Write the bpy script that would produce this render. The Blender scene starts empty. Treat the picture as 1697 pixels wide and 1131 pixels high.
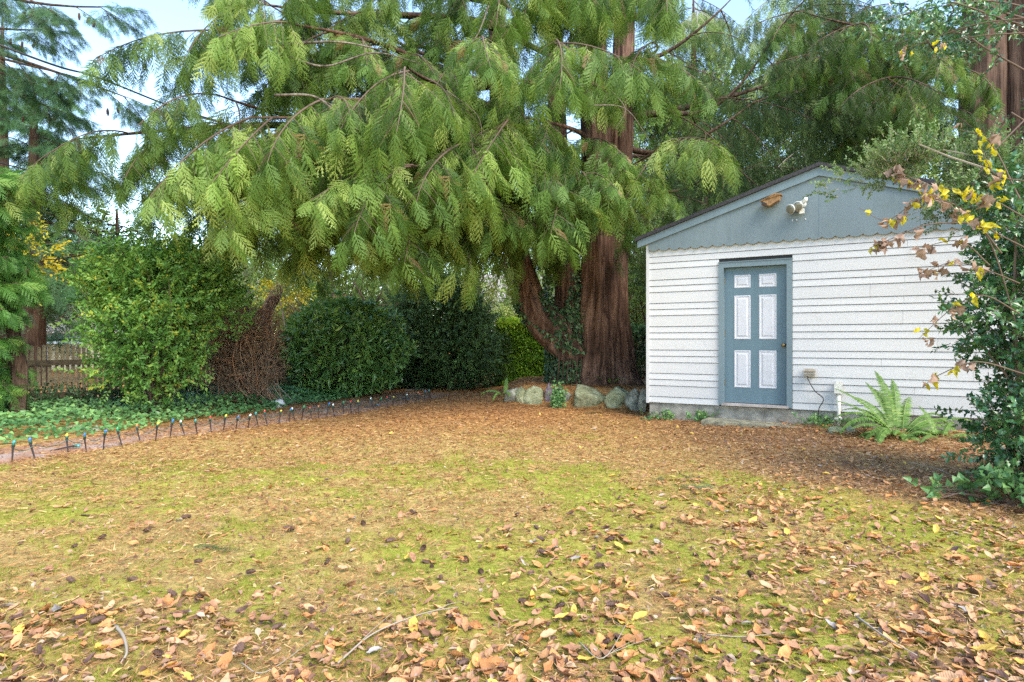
import bpy, math, random
import numpy as np
from mathutils import Vector, Matrix

random.seed(7)
RNG = np.random.default_rng(11)
scene = bpy.context.scene
C = scene.collection
R = math.radians

# ------------------------------------------------------------------ camera
EYE = 1.25
FPX = 1050.0
cam_d = bpy.data.cameras.new('camera')
cam_d.sensor_width = 36.0
cam_d.lens = FPX / 1697.0 * 36.0
cam_d.clip_start = 0.05
cam_d.clip_end = 600
cam = bpy.data.objects.new('camera', cam_d)
C.objects.link(cam)
cam.location = (0, 0, EYE)
cam.rotation_euler = (R(90), 0, 0)
scene.camera = cam

# ------------------------------------------------------------------ light
SUN_EL, SUN_AZ = 46.0, 146.0          # azimuth clockwise from +Y: behind the camera, to the right
world = bpy.data.worlds.new('World')
scene.world = world
world.use_nodes = True
wn = world.node_tree
wn.nodes.clear()
sky = wn.nodes.new('ShaderNodeTexSky')
sky.sky_type = 'NISHITA'
sky.sun_disc = False
sky.sun_elevation = R(SUN_EL)
sky.sun_rotation = R(SUN_AZ)
sky.air_density = 1.15
sky.dust_density = 0.1
sky.ozone_density = 3.0
bg = wn.nodes.new('ShaderNodeBackground')
bg.inputs['Strength'].default_value = 0.15
wo = wn.nodes.new('ShaderNodeOutputWorld')
wn.links.new(sky.outputs[0], bg.inputs[0])
wn.links.new(bg.outputs[0], wo.inputs[0])

sun_d = bpy.data.lights.new('sun', 'SUN')
sun_d.energy = 1.9
sun_d.angle = R(34)
sun_d.color = (1.0, 0.94, 0.84)
sun = bpy.data.objects.new('sun', sun_d)
C.objects.link(sun)
sd = Vector((math.sin(R(SUN_AZ)) * math.cos(R(SUN_EL)), math.cos(R(SUN_AZ)) * math.cos(R(SUN_EL)), math.sin(R(SUN_EL))))
sun.rotation_euler = sd.to_track_quat('Z', 'Y').to_euler()

scene.view_settings.view_transform = 'Standard'
scene.view_settings.look = 'None'
scene.view_settings.gamma = 1.0
scene.view_settings.use_curve_mapping = False
scene.view_settings.use_white_balance = True      # the camera is balanced for open shade
scene.view_settings.white_balance_temperature = 7050
scene.view_settings.exposure = 1.85
scene.cycles.use_denoising = False
scene.cycles.sample_clamp_indirect = 3.0
scene.cycles.max_bounces = 7
scene.cycles.diffuse_bounces = 4
scene.cycles.transmission_bounces = 4
scene.cycles.transparent_max_bounces = 4


# ------------------------------------------------------------------ helpers
def at(px, py, Y):
    """the point at depth Y that the photograph shows at pixel px, py"""
    return Vector(((px - 848.5) / FPX * Y, Y, EYE - (py - 565.5) / FPX * Y))


def nrm(a):
    a = np.asarray(a, float)
    return a / np.maximum(np.linalg.norm(a, axis=-1, keepdims=True), 1e-9)


def hash2(ix, iy, s=0):
    h = (ix.astype(np.int64) * 374761393 + iy.astype(np.int64) * 668265263 + s * 974634777) & 0xffffffff
    h = ((h ^ (h >> 13)) * 1274126177) & 0xffffffff
    return ((h ^ (h >> 16)) & 0xffff) / 65535.0


def vnoise(x, y, s=0):
    x = np.asarray(x, float); y = np.asarray(y, float)
    ix = np.floor(x); iy = np.floor(y)
    fx = x - ix; fy = y - iy
    fx = fx * fx * (3 - 2 * fx); fy = fy * fy * (3 - 2 * fy)
    a = hash2(ix, iy, s); b = hash2(ix + 1, iy, s); c = hash2(ix, iy + 1, s); d = hash2(ix + 1, iy + 1, s)
    return (a * (1 - fx) + b * fx) * (1 - fy) + (c * (1 - fx) + d * fx) * fy


def fbm(x, y, s=0, o=4):
    r = 0; a = .5; t = 0
    for i in range(o):
        r = r + a * vnoise(np.asarray(x) * 2 ** i, np.asarray(y) * 2 ** i, s + i * 17)
        t += a; a *= .5
    return r / t


def sstep(a, b, x):
    t = np.clip((np.asarray(x, float) - a) / (b - a), 0, 1)
    return t * t * (3 - 2 * t)


def gh(x, y):
    """height of the ground"""
    x = np.asarray(x, float); y = np.asarray(y, float)
    h = (fbm(x * .5, y * .5, 3, 3) - .5) * .08
    # mound the big cedar stands on, behind the row of rocks
    yl = 12.55 - (x - 0.0) * .5
    h = h + .36 * sstep(-.05, .45, y - yl) * sstep(-.45, .35, x) * sstep(19, 15.5, y) * sstep(6, 3, x)
    # soil heaped against the right end of the shed wall
    h = h + .16 * np.exp(-(((x - 5.7) / .7) ** 2 + ((y - 7.45) / .35) ** 2))
    h = h + .05 * sstep(2.6, 4.6, x) * sstep(3.5, 5, y) * sstep(11, 9, y)
    return h


def ghf(x, y):
    return float(gh(x, y))


class Acc:
    """collects triangles, then becomes one mesh object"""
    def __init__(s):
        s.V = []; s.T = []; s.M = []; s.N = []; s.S = []; s.n = 0

    def add(s, V, T, mi=0, tint=.5, smooth=False):
        V = np.asarray(V, np.float32).reshape(-1, 3)
        T = np.asarray(T, np.int32)
        if T.ndim == 2 and T.shape[1] == 4:
            T = np.concatenate([T[:, [0, 1, 2]], T[:, [0, 2, 3]]])
        T = T.reshape(-1, 3)
        s.V.append(V); s.T.append(T + s.n)
        s.M.append(np.full(len(T), mi, np.int32))
        s.S.append(np.full(len(T), smooth, bool))
        s.N.append(np.broadcast_to(np.asarray(tint, np.float32), (len(V),)))
        s.n += len(V)
        return s

    def box(s, lo, hi, mi=0, tint=.5):
        (x0, y0, z0), (x1, y1, z1) = lo, hi
        V = [(x0, y0, z0), (x1, y0, z0), (x1, y1, z0), (x0, y1, z0), (x0, y0, z1), (x1, y0, z1), (x1, y1, z1), (x0, y1, z1)]
        Q = [(0, 3, 2, 1), (4, 5, 6, 7), (0, 1, 5, 4), (1, 2, 6, 5), (2, 3, 7, 6), (3, 0, 4, 7)]
        return s.add(V, Q, mi, tint)

    def prism(s, poly, y0, y1, mi=0):
        """poly in the x-z plane pushed from y0 to y1 (convex, counter-clockwise seen from -y)"""
        k = len(poly)
        V = [(x, y0, z) for x, z in poly] + [(x, y1, z) for x, z in poly]
        T = [(0, i, i + 1) for i in range(1, k - 1)] + [(k, k + i + 1, k + i) for i in range(1, k - 1)]
        for i in range(k):
            j = (i + 1) % k
            T += [(i, k + i, k + j), (i, k + j, j)]
        return s.add(V, T, mi)

    def mesh(s, name, mats):
        V = np.concatenate(s.V); T = np.concatenate(s.T)
        me = bpy.data.meshes.new(name)
        me.vertices.add(len(V)); me.vertices.foreach_set('co', V.ravel())
        me.loops.add(T.size); me.loops.foreach_set('vertex_index', T.ravel())
        me.polygons.add(len(T))
        me.polygons.foreach_set('loop_start', np.arange(0, T.size, 3, dtype=np.int32))
        me.polygons.foreach_set('loop_total', np.full(len(T), 3, np.int32))
        for m in mats:
            me.materials.append(m)
        me.polygons.foreach_set('material_index', np.concatenate(s.M))
        me.polygons.foreach_set('use_smooth', np.concatenate(s.S))
        a = me.attributes.new('tint', 'FLOAT', 'POINT')
        a.data.foreach_set('value', np.concatenate(s.N).astype(np.float32))
        me.update(calc_edges=True)
        return me


def link(name, me, parent=None, loc=None):
    o = bpy.data.objects.new(name, me)
    C.objects.link(o)
    if parent is not None:
        o.parent = parent
    if loc is not None:
        o.location = loc
    return o


def tag(o, label=None, cat=None, group=None, kind=None):
    if label: o['label'] = label
    if cat: o['category'] = cat
    if group: o['group'] = group
    if kind: o['kind'] = kind
    return o


LOCAL = set()      # things whose parts are given in the thing's own axes


def thing(name, loc, label, cat, group=None, rz=None):
    o = bpy.data.objects.new(name, None)
    C.objects.link(o)
    o.empty_display_size = .1
    o.location = loc
    o.rotation_euler = (0, 0, rz or 0)
    if rz is not None: LOCAL.add(o.name)
    return tag(o, label, cat, group)


def part(name, acc, mats, root, label=None, kind=None):
    """acc holds world points when root is not turned: shift them to the root"""
    if root is not None and root.name not in LOCAL:
        off = np.array(root.location, np.float32)
        acc.V = [v - off for v in acc.V]
    if not isinstance(mats, (list, tuple)): mats = [mats]
    o = link(name, acc.mesh(name, mats), root)
    return tag(o, label, kind=kind)


def tube(path, rad, sides=8, flute=None, cap=True, seed=0):
    P = np.asarray([tuple(p) for p in path], float); m = len(P)
    r = np.broadcast_to(np.asarray(rad, float), (m,))
    Tn = nrm(np.gradient(P, axis=0))
    ref = np.array([0, 0, 1.]) if abs(Tn[0][2]) < .8 else np.array([0, 1., 0])
    U = np.zeros((m, 3)); u = nrm(np.cross(Tn[0], ref))
    for i in range(m):
        u = nrm(u - Tn[i] * np.dot(u, Tn[i])); U[i] = u
    W = np.cross(Tn, U)
    a = np.linspace(0, 2 * np.pi, sides, endpoint=False)
    rr = r[:, None] * np.ones((1, sides))
    if flute is not None:
        rr = rr * flute(np.arange(m)[:, None] / max(m - 1, 1), a[None, :])
    V = P[:, None] + rr[..., None] * (np.cos(a)[None, :, None] * U[:, None] + np.sin(a)[None, :, None] * W[:, None])
    V = V.reshape(-1, 3)
    i = np.arange(m - 1)[:, None] * sides; j = np.arange(sides)[None]; k = (j + 1) % sides
    Q = np.stack([i + j, i + k, i + sides + k, i + sides + j], -1).reshape(-1, 4)
    T = np.concatenate([Q[:, [0, 1, 2]], Q[:, [0, 2, 3]]])
    if cap:
        V = np.concatenate([V, P[:1], P[-1:]])
        b = m * sides
        c0 = np.stack([np.full(sides, b), k[0], j[0]], -1)
        c1 = np.stack([np.full(sides, b + 1), (m - 1) * sides + j[0], (m - 1) * sides + k[0]], -1)
        T = np.concatenate([T, c0, c1])
    return V, T


def bez(p, n=12):
    """smooth curve through control points (Catmull-Rom)"""
    p = [np.array(tuple(q), float) for q in p]
    q = [2 * p[0] - p[1]] + p + [2 * p[-1] - p[-2]]
    out = []
    for i in range(1, len(q) - 2):
        for t in np.linspace(0, 1, n, endpoint=False):
            a, b, c, d = q[i - 1], q[i], q[i + 1], q[i + 2]
            out.append(.5 * ((2 * b) + (-a + c) * t + (2 * a - 5 * b + 4 * c - d) * t * t + (-a + 3 * b - 3 * c + d) * t ** 3))
    out.append(p[-1])
    return np.array(out)


FLAT = []
SIMPLE = [(.45, 1.0)]
OVAL = [(.22, .75), (.5, 1.0), (.8, .6)]
HOLLY = [(.15, .9), (.32, .45), (.52, 1.0), (.72, .4)]
IVYL = [(.12, 1.0), (.38, .75), (.65, .45)]


def leaves(P, D, N, L, W, prof=SIMPLE, fold=.3, droop=.15):
    """n leaves at P growing along D with face normal N; returns V, T, verts per leaf"""
    P = np.asarray(P, float); n = len(P)
    D = nrm(D); S = nrm(np.cross(D, N)); N = np.cross(S, D)
    L = np.broadcast_to(np.asarray(L, float), (n,))[:, None]; W = np.broadcast_to(np.asarray(W, float), (n,))[:, None]
    if not prof:        # the cheapest leaf: a folded rhombus
        up = N * W * .5 * fold; mid = P + D * L * .45
        V = np.stack([P, mid + S * W * .5 + up, P + D * L - N * droop * L, mid - S * W * .5 + up], 1).reshape(-1, 3)
        T = np.array([(0, 1, 2), (0, 2, 3)])
        T = (T[None] + (np.arange(n) * 4)[:, None, None]).reshape(-1, 3)
        return V, T, 4
    vs = [P]
    for t, w in prof:
        mid = P + D * L * t - N * droop * L * t * t
        side = S * W * w * .5
        up = N * W * w * .5 * fold
        vs += [mid + side + up, mid, mid - side + up]
    vs.append(P + D * L - N * droop * L)
    k = len(vs)
    V = np.stack(vs, 1).reshape(-1, 3)
    T = [(0, 1, 2), (0, 2, 3)]
    for i in range(len(prof) - 1):
        a = 1 + 3 * i; b = a + 3
        T += [(a, b, b + 1), (a, b + 1, a + 1), (a + 1, b + 1, b + 2), (a + 1, b + 2, a + 2)]
    a = 1 + 3 * (len(prof) - 1)
    T += [(a, k - 1, a + 1), (a + 1, k - 1, a + 2)]
    T = np.array(T)
    T = (T[None] + (np.arange(n) * k)[:, None, None]).reshape(-1, 3)
    return V, T, k


def rdir(n, z=0., rng=RNG):
    v = rng.normal(size=(n, 3)); v[:, 2] += z
    return nrm(v)


def sprigs(acc, P, D, ln, k, L, W, prof=SIMPLE, mi=0, wood=None, tint=(0, 1), up=.5, rng=RNG, spread=.9, twig_r=.003, tintv=None):
    """short twigs starting at P along D, each bearing k leaves"""
    P = np.asarray(P, float); D = nrm(D); n = len(P)
    if n == 0: return
    s = np.linspace(.15, 1, k)[None, :] * np.ones((n, 1))
    ln = np.broadcast_to(np.asarray(ln, float), (n,))
    side = nrm(np.cross(D, rdir(n, rng=rng)))
    up_ = np.cross(side, D)
    sg = np.where(np.arange(k) % 2 == 0, 1., -1.)[None, :, None]
    base = P[:, None] + D[:, None] * (s * ln[:, None])[..., None]
    d = D[:, None] * .7 + sg * side[:, None] * spread + rng.normal(size=(n, k, 3)) * .35
    d = d.reshape(-1, 3)
    N = np.broadcast_to(up_[:, None], (n, k, 3)).reshape(-1, 3) * .5 + rng.normal(size=(n * k, 3)) * .45 + np.array([0, 0, up])
    sz = rng.uniform(.7, 1.2, n * k)
    V, T, kk = leaves(base.reshape(-1, 3), d, nrm(N), L * sz, W * sz, prof)
    if tintv is None:
        tv = rng.uniform(tint[0], tint[1], n)
    else:
        tv = np.asarray(tintv)
    tt = np.clip(np.repeat(tv, k) + rng.normal(size=n * k) * .12, 0, 1)
    acc.add(V, T, mi, np.repeat(tt, kk), False)
    if wood is not None:
        sd_ = side * twig_r; u2 = up_ * twig_r
        a = P; b = P + D * ln[:, None]
        V = np.stack([a + sd_, a - sd_ * .5 + u2, a - sd_ * .5 - u2, b], 1).reshape(-1, 3)
        T = np.array([(0, 1, 3), (1, 2, 3), (2, 0, 3)])
        T = (T[None] + (np.arange(n) * 4)[:, None, None]).reshape(-1, 3)
        acc.add(V, T, wood, .5)


# ------------------------------------------------------------------ materials
def new_mat(name):
    m = bpy.data.materials.new(name); m.use_nodes = True
    nt = m.node_tree
    b = nt.nodes['Principled BSDF']
    return m, nt, b


def N_(nt, t, **kw):
    n = nt.nodes.new(t)
    for k, v in kw.items():
        if k in ('inputs',):
            for a, b in v.items(): n.inputs[a].default_value = b
        else:
            setattr(n, k, v)
    return n


def ramp(nt, stops):
    r = nt.nodes.new('ShaderNodeValToRGB')
    e = r.color_ramp.elements
    while len(e) < len(stops): e.new(.5)
    for i, (p, c) in enumerate(stops):
        e[i].position = p; e[i].color = (*c, 1)
    return r


def plain(name, col, rough=.6, metal=0., bump=0., bscale=40., var=.12, vscale=6., spec=.5):
    m, nt, b = new_mat(name)
    co = N_(nt, 'ShaderNodeTexCoord')
    no = N_(nt, 'ShaderNodeTexNoise', inputs={'Scale': vscale, 'Detail': 6., 'Roughness': .65})
    nt.links.new(co.outputs['Object'], no.inputs['Vector'])
    lo = tuple(c * (1 - var * 1.6) for c in col); hi = tuple(min(1, c * (1 + var)) for c in col)
    r = ramp(nt, [(.3, lo), (.7, hi)])
    nt.links.new(no.outputs[0], r.inputs[0]); nt.links.new(r.outputs[0], b.inputs['Base Color'])
    b.inputs['Roughness'].default_value = rough; b.inputs['Metallic'].default_value = metal
    b.inputs['Specular IOR Level'].default_value = spec
    if bump:
        n2 = N_(nt, 'ShaderNodeTexNoise', inputs={'Scale': bscale, 'Detail': 5.})
        nt.links.new(co.outputs['Object'], n2.inputs['Vector'])
        bp = N_(nt, 'ShaderNodeBump', inputs={'Strength': bump, 'Distance': .01})
        nt.links.new(n2.outputs[0], bp.inputs['Height']); nt.links.new(bp.outputs[0], b.inputs['Normal'])
    return m


def leafmat(name, stops, rough=.5, trans=.35, spec=.35, hue=.06):
    m, nt, b = new_mat(name)
    a = N_(nt, 'ShaderNodeAttribute', attribute_name='tint')
    r = ramp(nt, stops)
    nt.links.new(a.outputs['Fac'], r.inputs[0])
    oi = N_(nt, 'ShaderNodeObjectInfo')
    mr = N_(nt, 'ShaderNodeMapRange', inputs={'To Min': 1 - hue * 2.5, 'To Max': 1 + hue * 2.5})
    nt.links.new(oi.outputs['Random'], mr.inputs[0])
    hs = N_(nt, 'ShaderNodeHueSaturation')
    nt.links.new(mr.outputs[0], hs.inputs['Value']); nt.links.new(r.outputs[0], hs.inputs['Color'])
    nt.links.new(hs.outputs[0], b.inputs['Base Color'])
    b.inputs['Roughness'].default_value = rough
    b.inputs['Specular IOR Level'].default_value = spec
    tr = N_(nt, 'ShaderNodeBsdfTranslucent')
    g = N_(nt, 'ShaderNodeHueSaturation', inputs={'Saturation': 1.1, 'Value': 1.3})
    nt.links.new(hs.outputs[0], g.inputs['Color']); nt.links.new(g.outputs[0], tr.inputs['Color'])
    mx = N_(nt, 'ShaderNodeMixShader', inputs={0: trans})
    out = nt.nodes['Material Output']
    nt.links.new(b.outputs[0], mx.inputs[1]); nt.links.new(tr.outputs[0], mx.inputs[2])
    nt.links.new(mx.outputs[0], out.inputs['Surface'])
    return m


def barkmat(name, c1, c2, scale=14., stretch=.06, bump=.9, dist=.03):
    m, nt, b = new_mat(name)
    co = N_(nt, 'ShaderNodeTexCoord')
    mp = N_(nt, 'ShaderNodeMapping'); mp.inputs['Scale'].default_value = (1, 1, stretch)
    nt.links.new(co.outputs['Object'], mp.inputs[0])
    n = N_(nt, 'ShaderNodeTexNoise', inputs={'Scale': scale, 'Detail': 9., 'Roughness': .7, 'Distortion': .5})
    nt.links.new(mp.outputs[0], n.inputs['Vector'])
    n3 = N_(nt, 'ShaderNodeTexNoise', inputs={'Scale': 1.3, 'Detail': 4.})
    nt.links.new(co.outputs['Object'], n3.inputs['Vector'])
    ad = N_(nt, 'ShaderNodeMath', operation='MULTIPLY_ADD', inputs={1: .5, 2: -.25})
    nt.links.new(n3.outputs[0], ad.inputs[0])
    sm = N_(nt, 'ShaderNodeMath', operation='ADD')
    nt.links.new(ad.outputs[0], sm.inputs[0]); nt.links.new(n.outputs[0], sm.inputs[1])
    r = ramp(nt, [(.36, tuple(c * .35 for c in c1)), (.5, c1), (.68, c2)])
    nt.links.new(sm.outputs[0], r.inputs[0]); nt.links.new(r.outputs[0], b.inputs['Base Color'])
    bp = N_(nt, 'ShaderNodeBump', inputs={'Strength': bump, 'Distance': dist})
    nt.links.new(n.outputs[0], bp.inputs['Height']); nt.links.new(bp.outputs[0], b.inputs['Normal'])
    b.inputs['Roughness'].default_value = .9; b.inputs['Specular IOR Level'].default_value = .2
    return m


M = {}
M['bark_cedar'] = barkmat('cedar_bark', (.12, .066, .046), (.26, .155, .11), 11, .09, 1., .05)
M['bark_brown'] = barkmat('rough_brown_bark', (.075, .045, .032), (.15, .095, .07), 16)
M['bark_dark'] = barkmat('dark_bark', (.09, .055, .038), (.17, .115, .085), 22)
M['bark_grey'] = barkmat('grey_bark', (.16, .125, .10), (.30, .25, .21), 20)
M['twig'] = plain('twig_wood', (.13, .085, .06), .85, vscale=9)
M['twig_pale'] = plain('pale_twig', (.33, .27, .21), .85, vscale=9)
M['cedar'] = leafmat('cedar_foliage', [(0, (.03, .075, .016)), (.4, (.11, .20, .038)), (.75, (.22, .33, .065)), (1, (.35, .43, .11))], trans=.3)
M['cedar_dark'] = leafmat('cedar_foliage_backlit', [(0, (.03, .065, .018)), (.6, (.065, .12, .03)), (1, (.14, .20, .05))], trans=.35)  # darker cedar copy with backlit shade put into the colour
M['cedar_brown'] = leafmat('cedar_foliage_dying', [(0, (.16, .10, .04)), (.6, (.27, .15, .06)), (1, (.3, .22, .09))], trans=.25)
M['fir'] = leafmat('fir_needles', [(0, (.02, .06, .022)), (.6, (.055, .14, .045)), (1, (.14, .26, .08))], trans=.15)
M['fir_light'] = leafmat('light_conifer_needles', [(0, (.12, .19, .07)), (.6, (.25, .34, .12)), (1, (.42, .50, .20))], trans=.4)
M['arbor'] = leafmat('arborvitae_foliage', [(0, (.03, .11, .022)), (.6, (.11, .27, .05)), (1, (.25, .42, .09))], trans=.35)
M['privet'] = leafmat('privet_leaves', [(0, (.07, .18, .04)), (.5, (.16, .34, .07)), (.88, (.30, .46, .09)), (1, (.54, .50, .06))], rough=.4, trans=.35)
M['rhodo'] = leafmat('glossy_dark_leaves', [(0, (.06, .15, .04)), (.6, (.14, .28, .07)), (1, (.30, .46, .11))], rough=.28, trans=.15, spec=.6)
M['yew'] = leafmat('dark_evergreen_leaves', [(0, (.025, .065, .025)), (.7, (.075, .16, .055)), (1, (.18, .32, .10))], rough=.4, trans=.12)
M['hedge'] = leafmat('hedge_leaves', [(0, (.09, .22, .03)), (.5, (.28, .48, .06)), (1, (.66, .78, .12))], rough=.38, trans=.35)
M['ivy'] = leafmat('ivy_leaves', [(0, (.05, .13, .045)), (.6, (.13, .28, .09)), (1, (.28, .44, .14))], rough=.35, trans=.2)
M['ivy_dark'] = leafmat('dark_ivy_leaves', [(0, (.02, .055, .022)), (.6, (.06, .13, .05)), (1, (.13, .22, .09))], rough=.35, trans=.12)
M['holly'] = leafmat('holly_leaves', [(0, (.022, .075, .028)), (.6, (.06, .17, .055)), (1, (.18, .32, .10))], rough=.22, trans=.14, spec=.7)
M['holly_light'] = leafmat('boxleaf_leaves', [(0, (.05, .11, .035)), (.5, (.14, .23, .07)), (1, (.32, .40, .17))], rough=.35, trans=.3)
M['broad'] = leafmat('broad_leaves', [(0, (.05, .11, .03)), (.5, (.15, .25, .06)), (1, (.34, .44, .13))], rough=.5, trans=.5)
M['broad_light'] = leafmat('bright_broad_leaves', [(0, (.14, .25, .06)), (.5, (.32, .45, .13)), (1, (.62, .66, .28))], rough=.5, trans=.5)
M['broad_dark'] = leafmat('deep_broad_leaves', [(0, (.02, .05, .016)), (.6, (.05, .10, .03)), (1, (.12, .20, .05))], rough=.4, trans=.35)
M['fern'] = leafmat('fern_fronds', [(0, (.06, .14, .035)), (.6, (.18, .32, .07)), (1, (.36, .46, .12))], rough=.45, trans=.35)
M['yellow'] = leafmat('yellow_leaves', [(0, (.50, .36, .02)), (.6, (.62, .52, .04)), (1, (.55, .60, .08))], rough=.5, trans=.4)
M['deadleaf'] = leafmat('withered_leaves', [(0, (.16, .09, .06)), (.6, (.36, .24, .18)), (1, (.55, .44, .36))], rough=.75, trans=.25)
M['red_twig'] = leafmat('reddish_dead_twigs', [(0, (.12, .075, .05)), (.7, (.34, .23, .15)), (1, (.44, .20, .11))], rough=.8, trans=.1)
M['moss'] = leafmat('moss_blades', [(0, (.10, .12, .015)), (.4, (.24, .26, .03)), (.75, (.36, .38, .05)), (1, (.44, .38, .12))], rough=.7, trans=.4)
M['needle'] = leafmat('fallen_needles', [(0, (.14, .065, .03)), (.4, (.40, .19, .07)), (.75, (.58, .32, .12)), (1, (.72, .52, .25))], rough=.8, trans=.15)

# ------------------------------------------------------------------ ground
EDGE_Y = [2, 6.35, 6.92, 7.65, 8.55, 9.61, 10.98, 13.3, 15.5]
EDGE_X = [-6.9, -5.06, -4.85, -4.49, -4.06, -3.54, -2.65, -1.72, -1.2]


def xe(y): return np.interp(y, EDGE_Y, EDGE_X)
def xl(y): return xe(y) - (1.35 + .07 * (np.asarray(y) - 7))
def xf(y): return -8.6 + (np.asarray(y, float) - 10.2) * .783     # the fence line


def moss_amt(x, y):
    n = fbm(x * 1.6, y * 1.6, 5, 4)
    n2 = fbm(x * 6, y * 6, 9, 3)
    far = sstep(4.8, 10.5, y + .25 * np.abs(x + 1))
    bed = sstep(0, .8, (y - 4.1) - (3.4 - x) * 1.3) * sstep(.8, 2.4, x)
    m = sstep(.36, .66, n * .56 + n2 * .54 + .015 - far * .34 - bed * .35 - .07 * sstep(.8, -1.5, x))
    return m


def bed_amt(x, y):
    """dark leafy soil along the right side"""
    b = sstep(0, 1.2, (y - 4.3) - (3.2 - x) * 1.1) * sstep(1.6, 3.2, x)
    return b * (.55 + .6 * fbm(x * 1.5, y * 1.5, 31, 3))


def far_amt(x, y):
    return sstep(6.0, 12.5, y + 1.6 * (fbm(x * .8, y * .8, 40, 3) - .5) * 2)


def axis(parts):
    out = []
    for a, b, s in parts:
        out.append(np.arange(a, b, s))
    return np.concatenate(out)


ys = axis([(-20, -1, 2.), (-1, 1.9, .3), (1.9, 7.5, .065), (7.5, 19, .13), (19, 40, 1.), (40, 161, 8.)])
xs = axis([(-120, -30, 10.), (-30, -9, 1.), (-9, -5, .12), (-5, 6, .07), (6, 12, .2), (12, 30, 1.), (30, 121, 10.)])
GX, GY = np.meshgrid(xs, ys)
nearm = sstep(9, 5, GY) * sstep(-1, 1, GY)
mo = moss_amt(GX, GY)
GZ = gh(GX, GY) + (fbm(GX * 5, GY * 5, 21, 4) - .5) * .05 * nearm + mo * .012 * nearm
v = np.stack([GX, GY, GZ], -1).reshape(-1, 3)
ny, nx = GX.shape
i = np.arange(ny - 1)[:, None] * nx; j = np.arange(nx - 1)[None]
q = np.stack([i + j, i + j + 1, i + nx + j + 1, i + nx + j], -1).reshape(-1, 4)
acc = Acc().add(v, q, 0, mo.ravel(), True)
gm, nt, b = new_mat('mossy_lawn')
at_ = N_(nt, 'ShaderNodeAttribute', attribute_name='tint')
at2 = N_(nt, 'ShaderNodeAttribute', attribute_name='bed')
at3 = N_(nt, 'ShaderNodeAttribute', attribute_name='far')
geo = N_(nt, 'ShaderNodeNewGeometry')


def gnoise(s, d=6., r=.7):
    n = N_(nt, 'ShaderNodeTexNoise', inputs={'Scale': s, 'Detail': d, 'Roughness': r})
    nt.links.new(geo.outputs['Position'], n.inputs['Vector'])
    return n.outputs[0]


def gmix(a, b_, f):
    m = N_(nt, 'ShaderNodeMix', data_type='RGBA')
    for s, k in ((a, 6), (b_, 7)):
        if isinstance(s, tuple): m.inputs[k].default_value = (*s, 1)
        else: nt.links.new(s, m.inputs[k])
    if isinstance(f, (int, float)): m.inputs[0].default_value = f
    else: nt.links.new(f, m.inputs[0])
    return m.outputs[2]


def rmp(src, stops):
    r = ramp(nt, stops); nt.links.new(src, r.inputs[0]); return r.outputs[0]


mossc = rmp(gnoise(38), [(.28, (.13, .10, .025)), (.43, (.34, .28, .055)), (.6, (.50, .43, .09)), (.78, (.62, .50, .20))])
mossg = rmp(gnoise(30), [(.28, (.10, .11, .02)), (.45, (.28, .29, .04)), (.62, (.43, .44, .07)), (.78, (.56, .51, .15))])
mossc = gmix(mossc, mossg, rmp(gnoise(1.1, 4, .6), [(.42, (0, 0, 0)), (.56, (1, 1, 1))]))
litc = rmp(gnoise(55, 8, .8), [(.3, (.10, .045, .025)), (.42, (.36, .16, .06)), (.55, (.56, .28, .11)), (.75, (.70, .45, .22))])
strawc = rmp(gnoise(70, 8, .8), [(.3, (.14, .08, .03)), (.43, (.42, .28, .10)), (.58, (.60, .45, .17)), (.8, (.72, .58, .30))])
bedc = rmp(gnoise(45, 8, .8), [(.3, (.07, .04, .025)), (.45, (.26, .14, .08)), (.6, (.46, .27, .16)), (.8, (.62, .42, .28))])
c = gmix(strawc, litc, at3.outputs['Fac'])
fine = gnoise(14, 5, .7)
mm = N_(nt, 'ShaderNodeMath', operation='MULTIPLY_ADD', inputs={1: 1.4, 2: -.7}); nt.links.new(fine, mm.inputs[0])
ms = N_(nt, 'ShaderNodeMath', operation='ADD', use_clamp=True); nt.links.new(mm.outputs[0], ms.inputs[0]); nt.links.new(at_.outputs['Fac'], ms.inputs[1])
c = gmix(c, mossc, ms.outputs[0])
bs = N_(nt, 'ShaderNodeMath', operation='MULTIPLY_ADD', inputs={1: .8, 2: -.4}); nt.links.new(fine, bs.inputs[0])
bs2 = N_(nt, 'ShaderNodeMath', operation='ADD', use_clamp=True); nt.links.new(bs.outputs[0], bs2.inputs[0]); nt.links.new(at2.outputs['Fac'], bs2.inputs[1])
c = gmix(c, bedc, bs2.outputs[0])
nt.links.new(c, b.inputs['Base Color'])
b.inputs['Roughness'].default_value = .95; b.inputs['Specular IOR Level'].default_value = .1
bp = N_(nt, 'ShaderNodeBump', inputs={'Strength': .9, 'Distance': .015})
nt.links.new(gnoise(90, 6, .8), bp.inputs['Height']); nt.links.new(bp.outputs[0], b.inputs['Normal'])
me = acc.mesh('lawn', [gm])
for nm, arr in (('bed', bed_amt(GX, GY)), ('far', np.clip(far_amt(GX, GY) + sstep(-5, -8, GX) * 0, 0, 1))):
    a_ = me.attributes.new(nm, 'FLOAT', 'POINT'); a_.data.foreach_set('value', arr.ravel().astype(np.float32))
lawn = tag(link('lawn', me), 'mossy lawn strewn with needles and fallen leaves', kind='structure')

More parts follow.
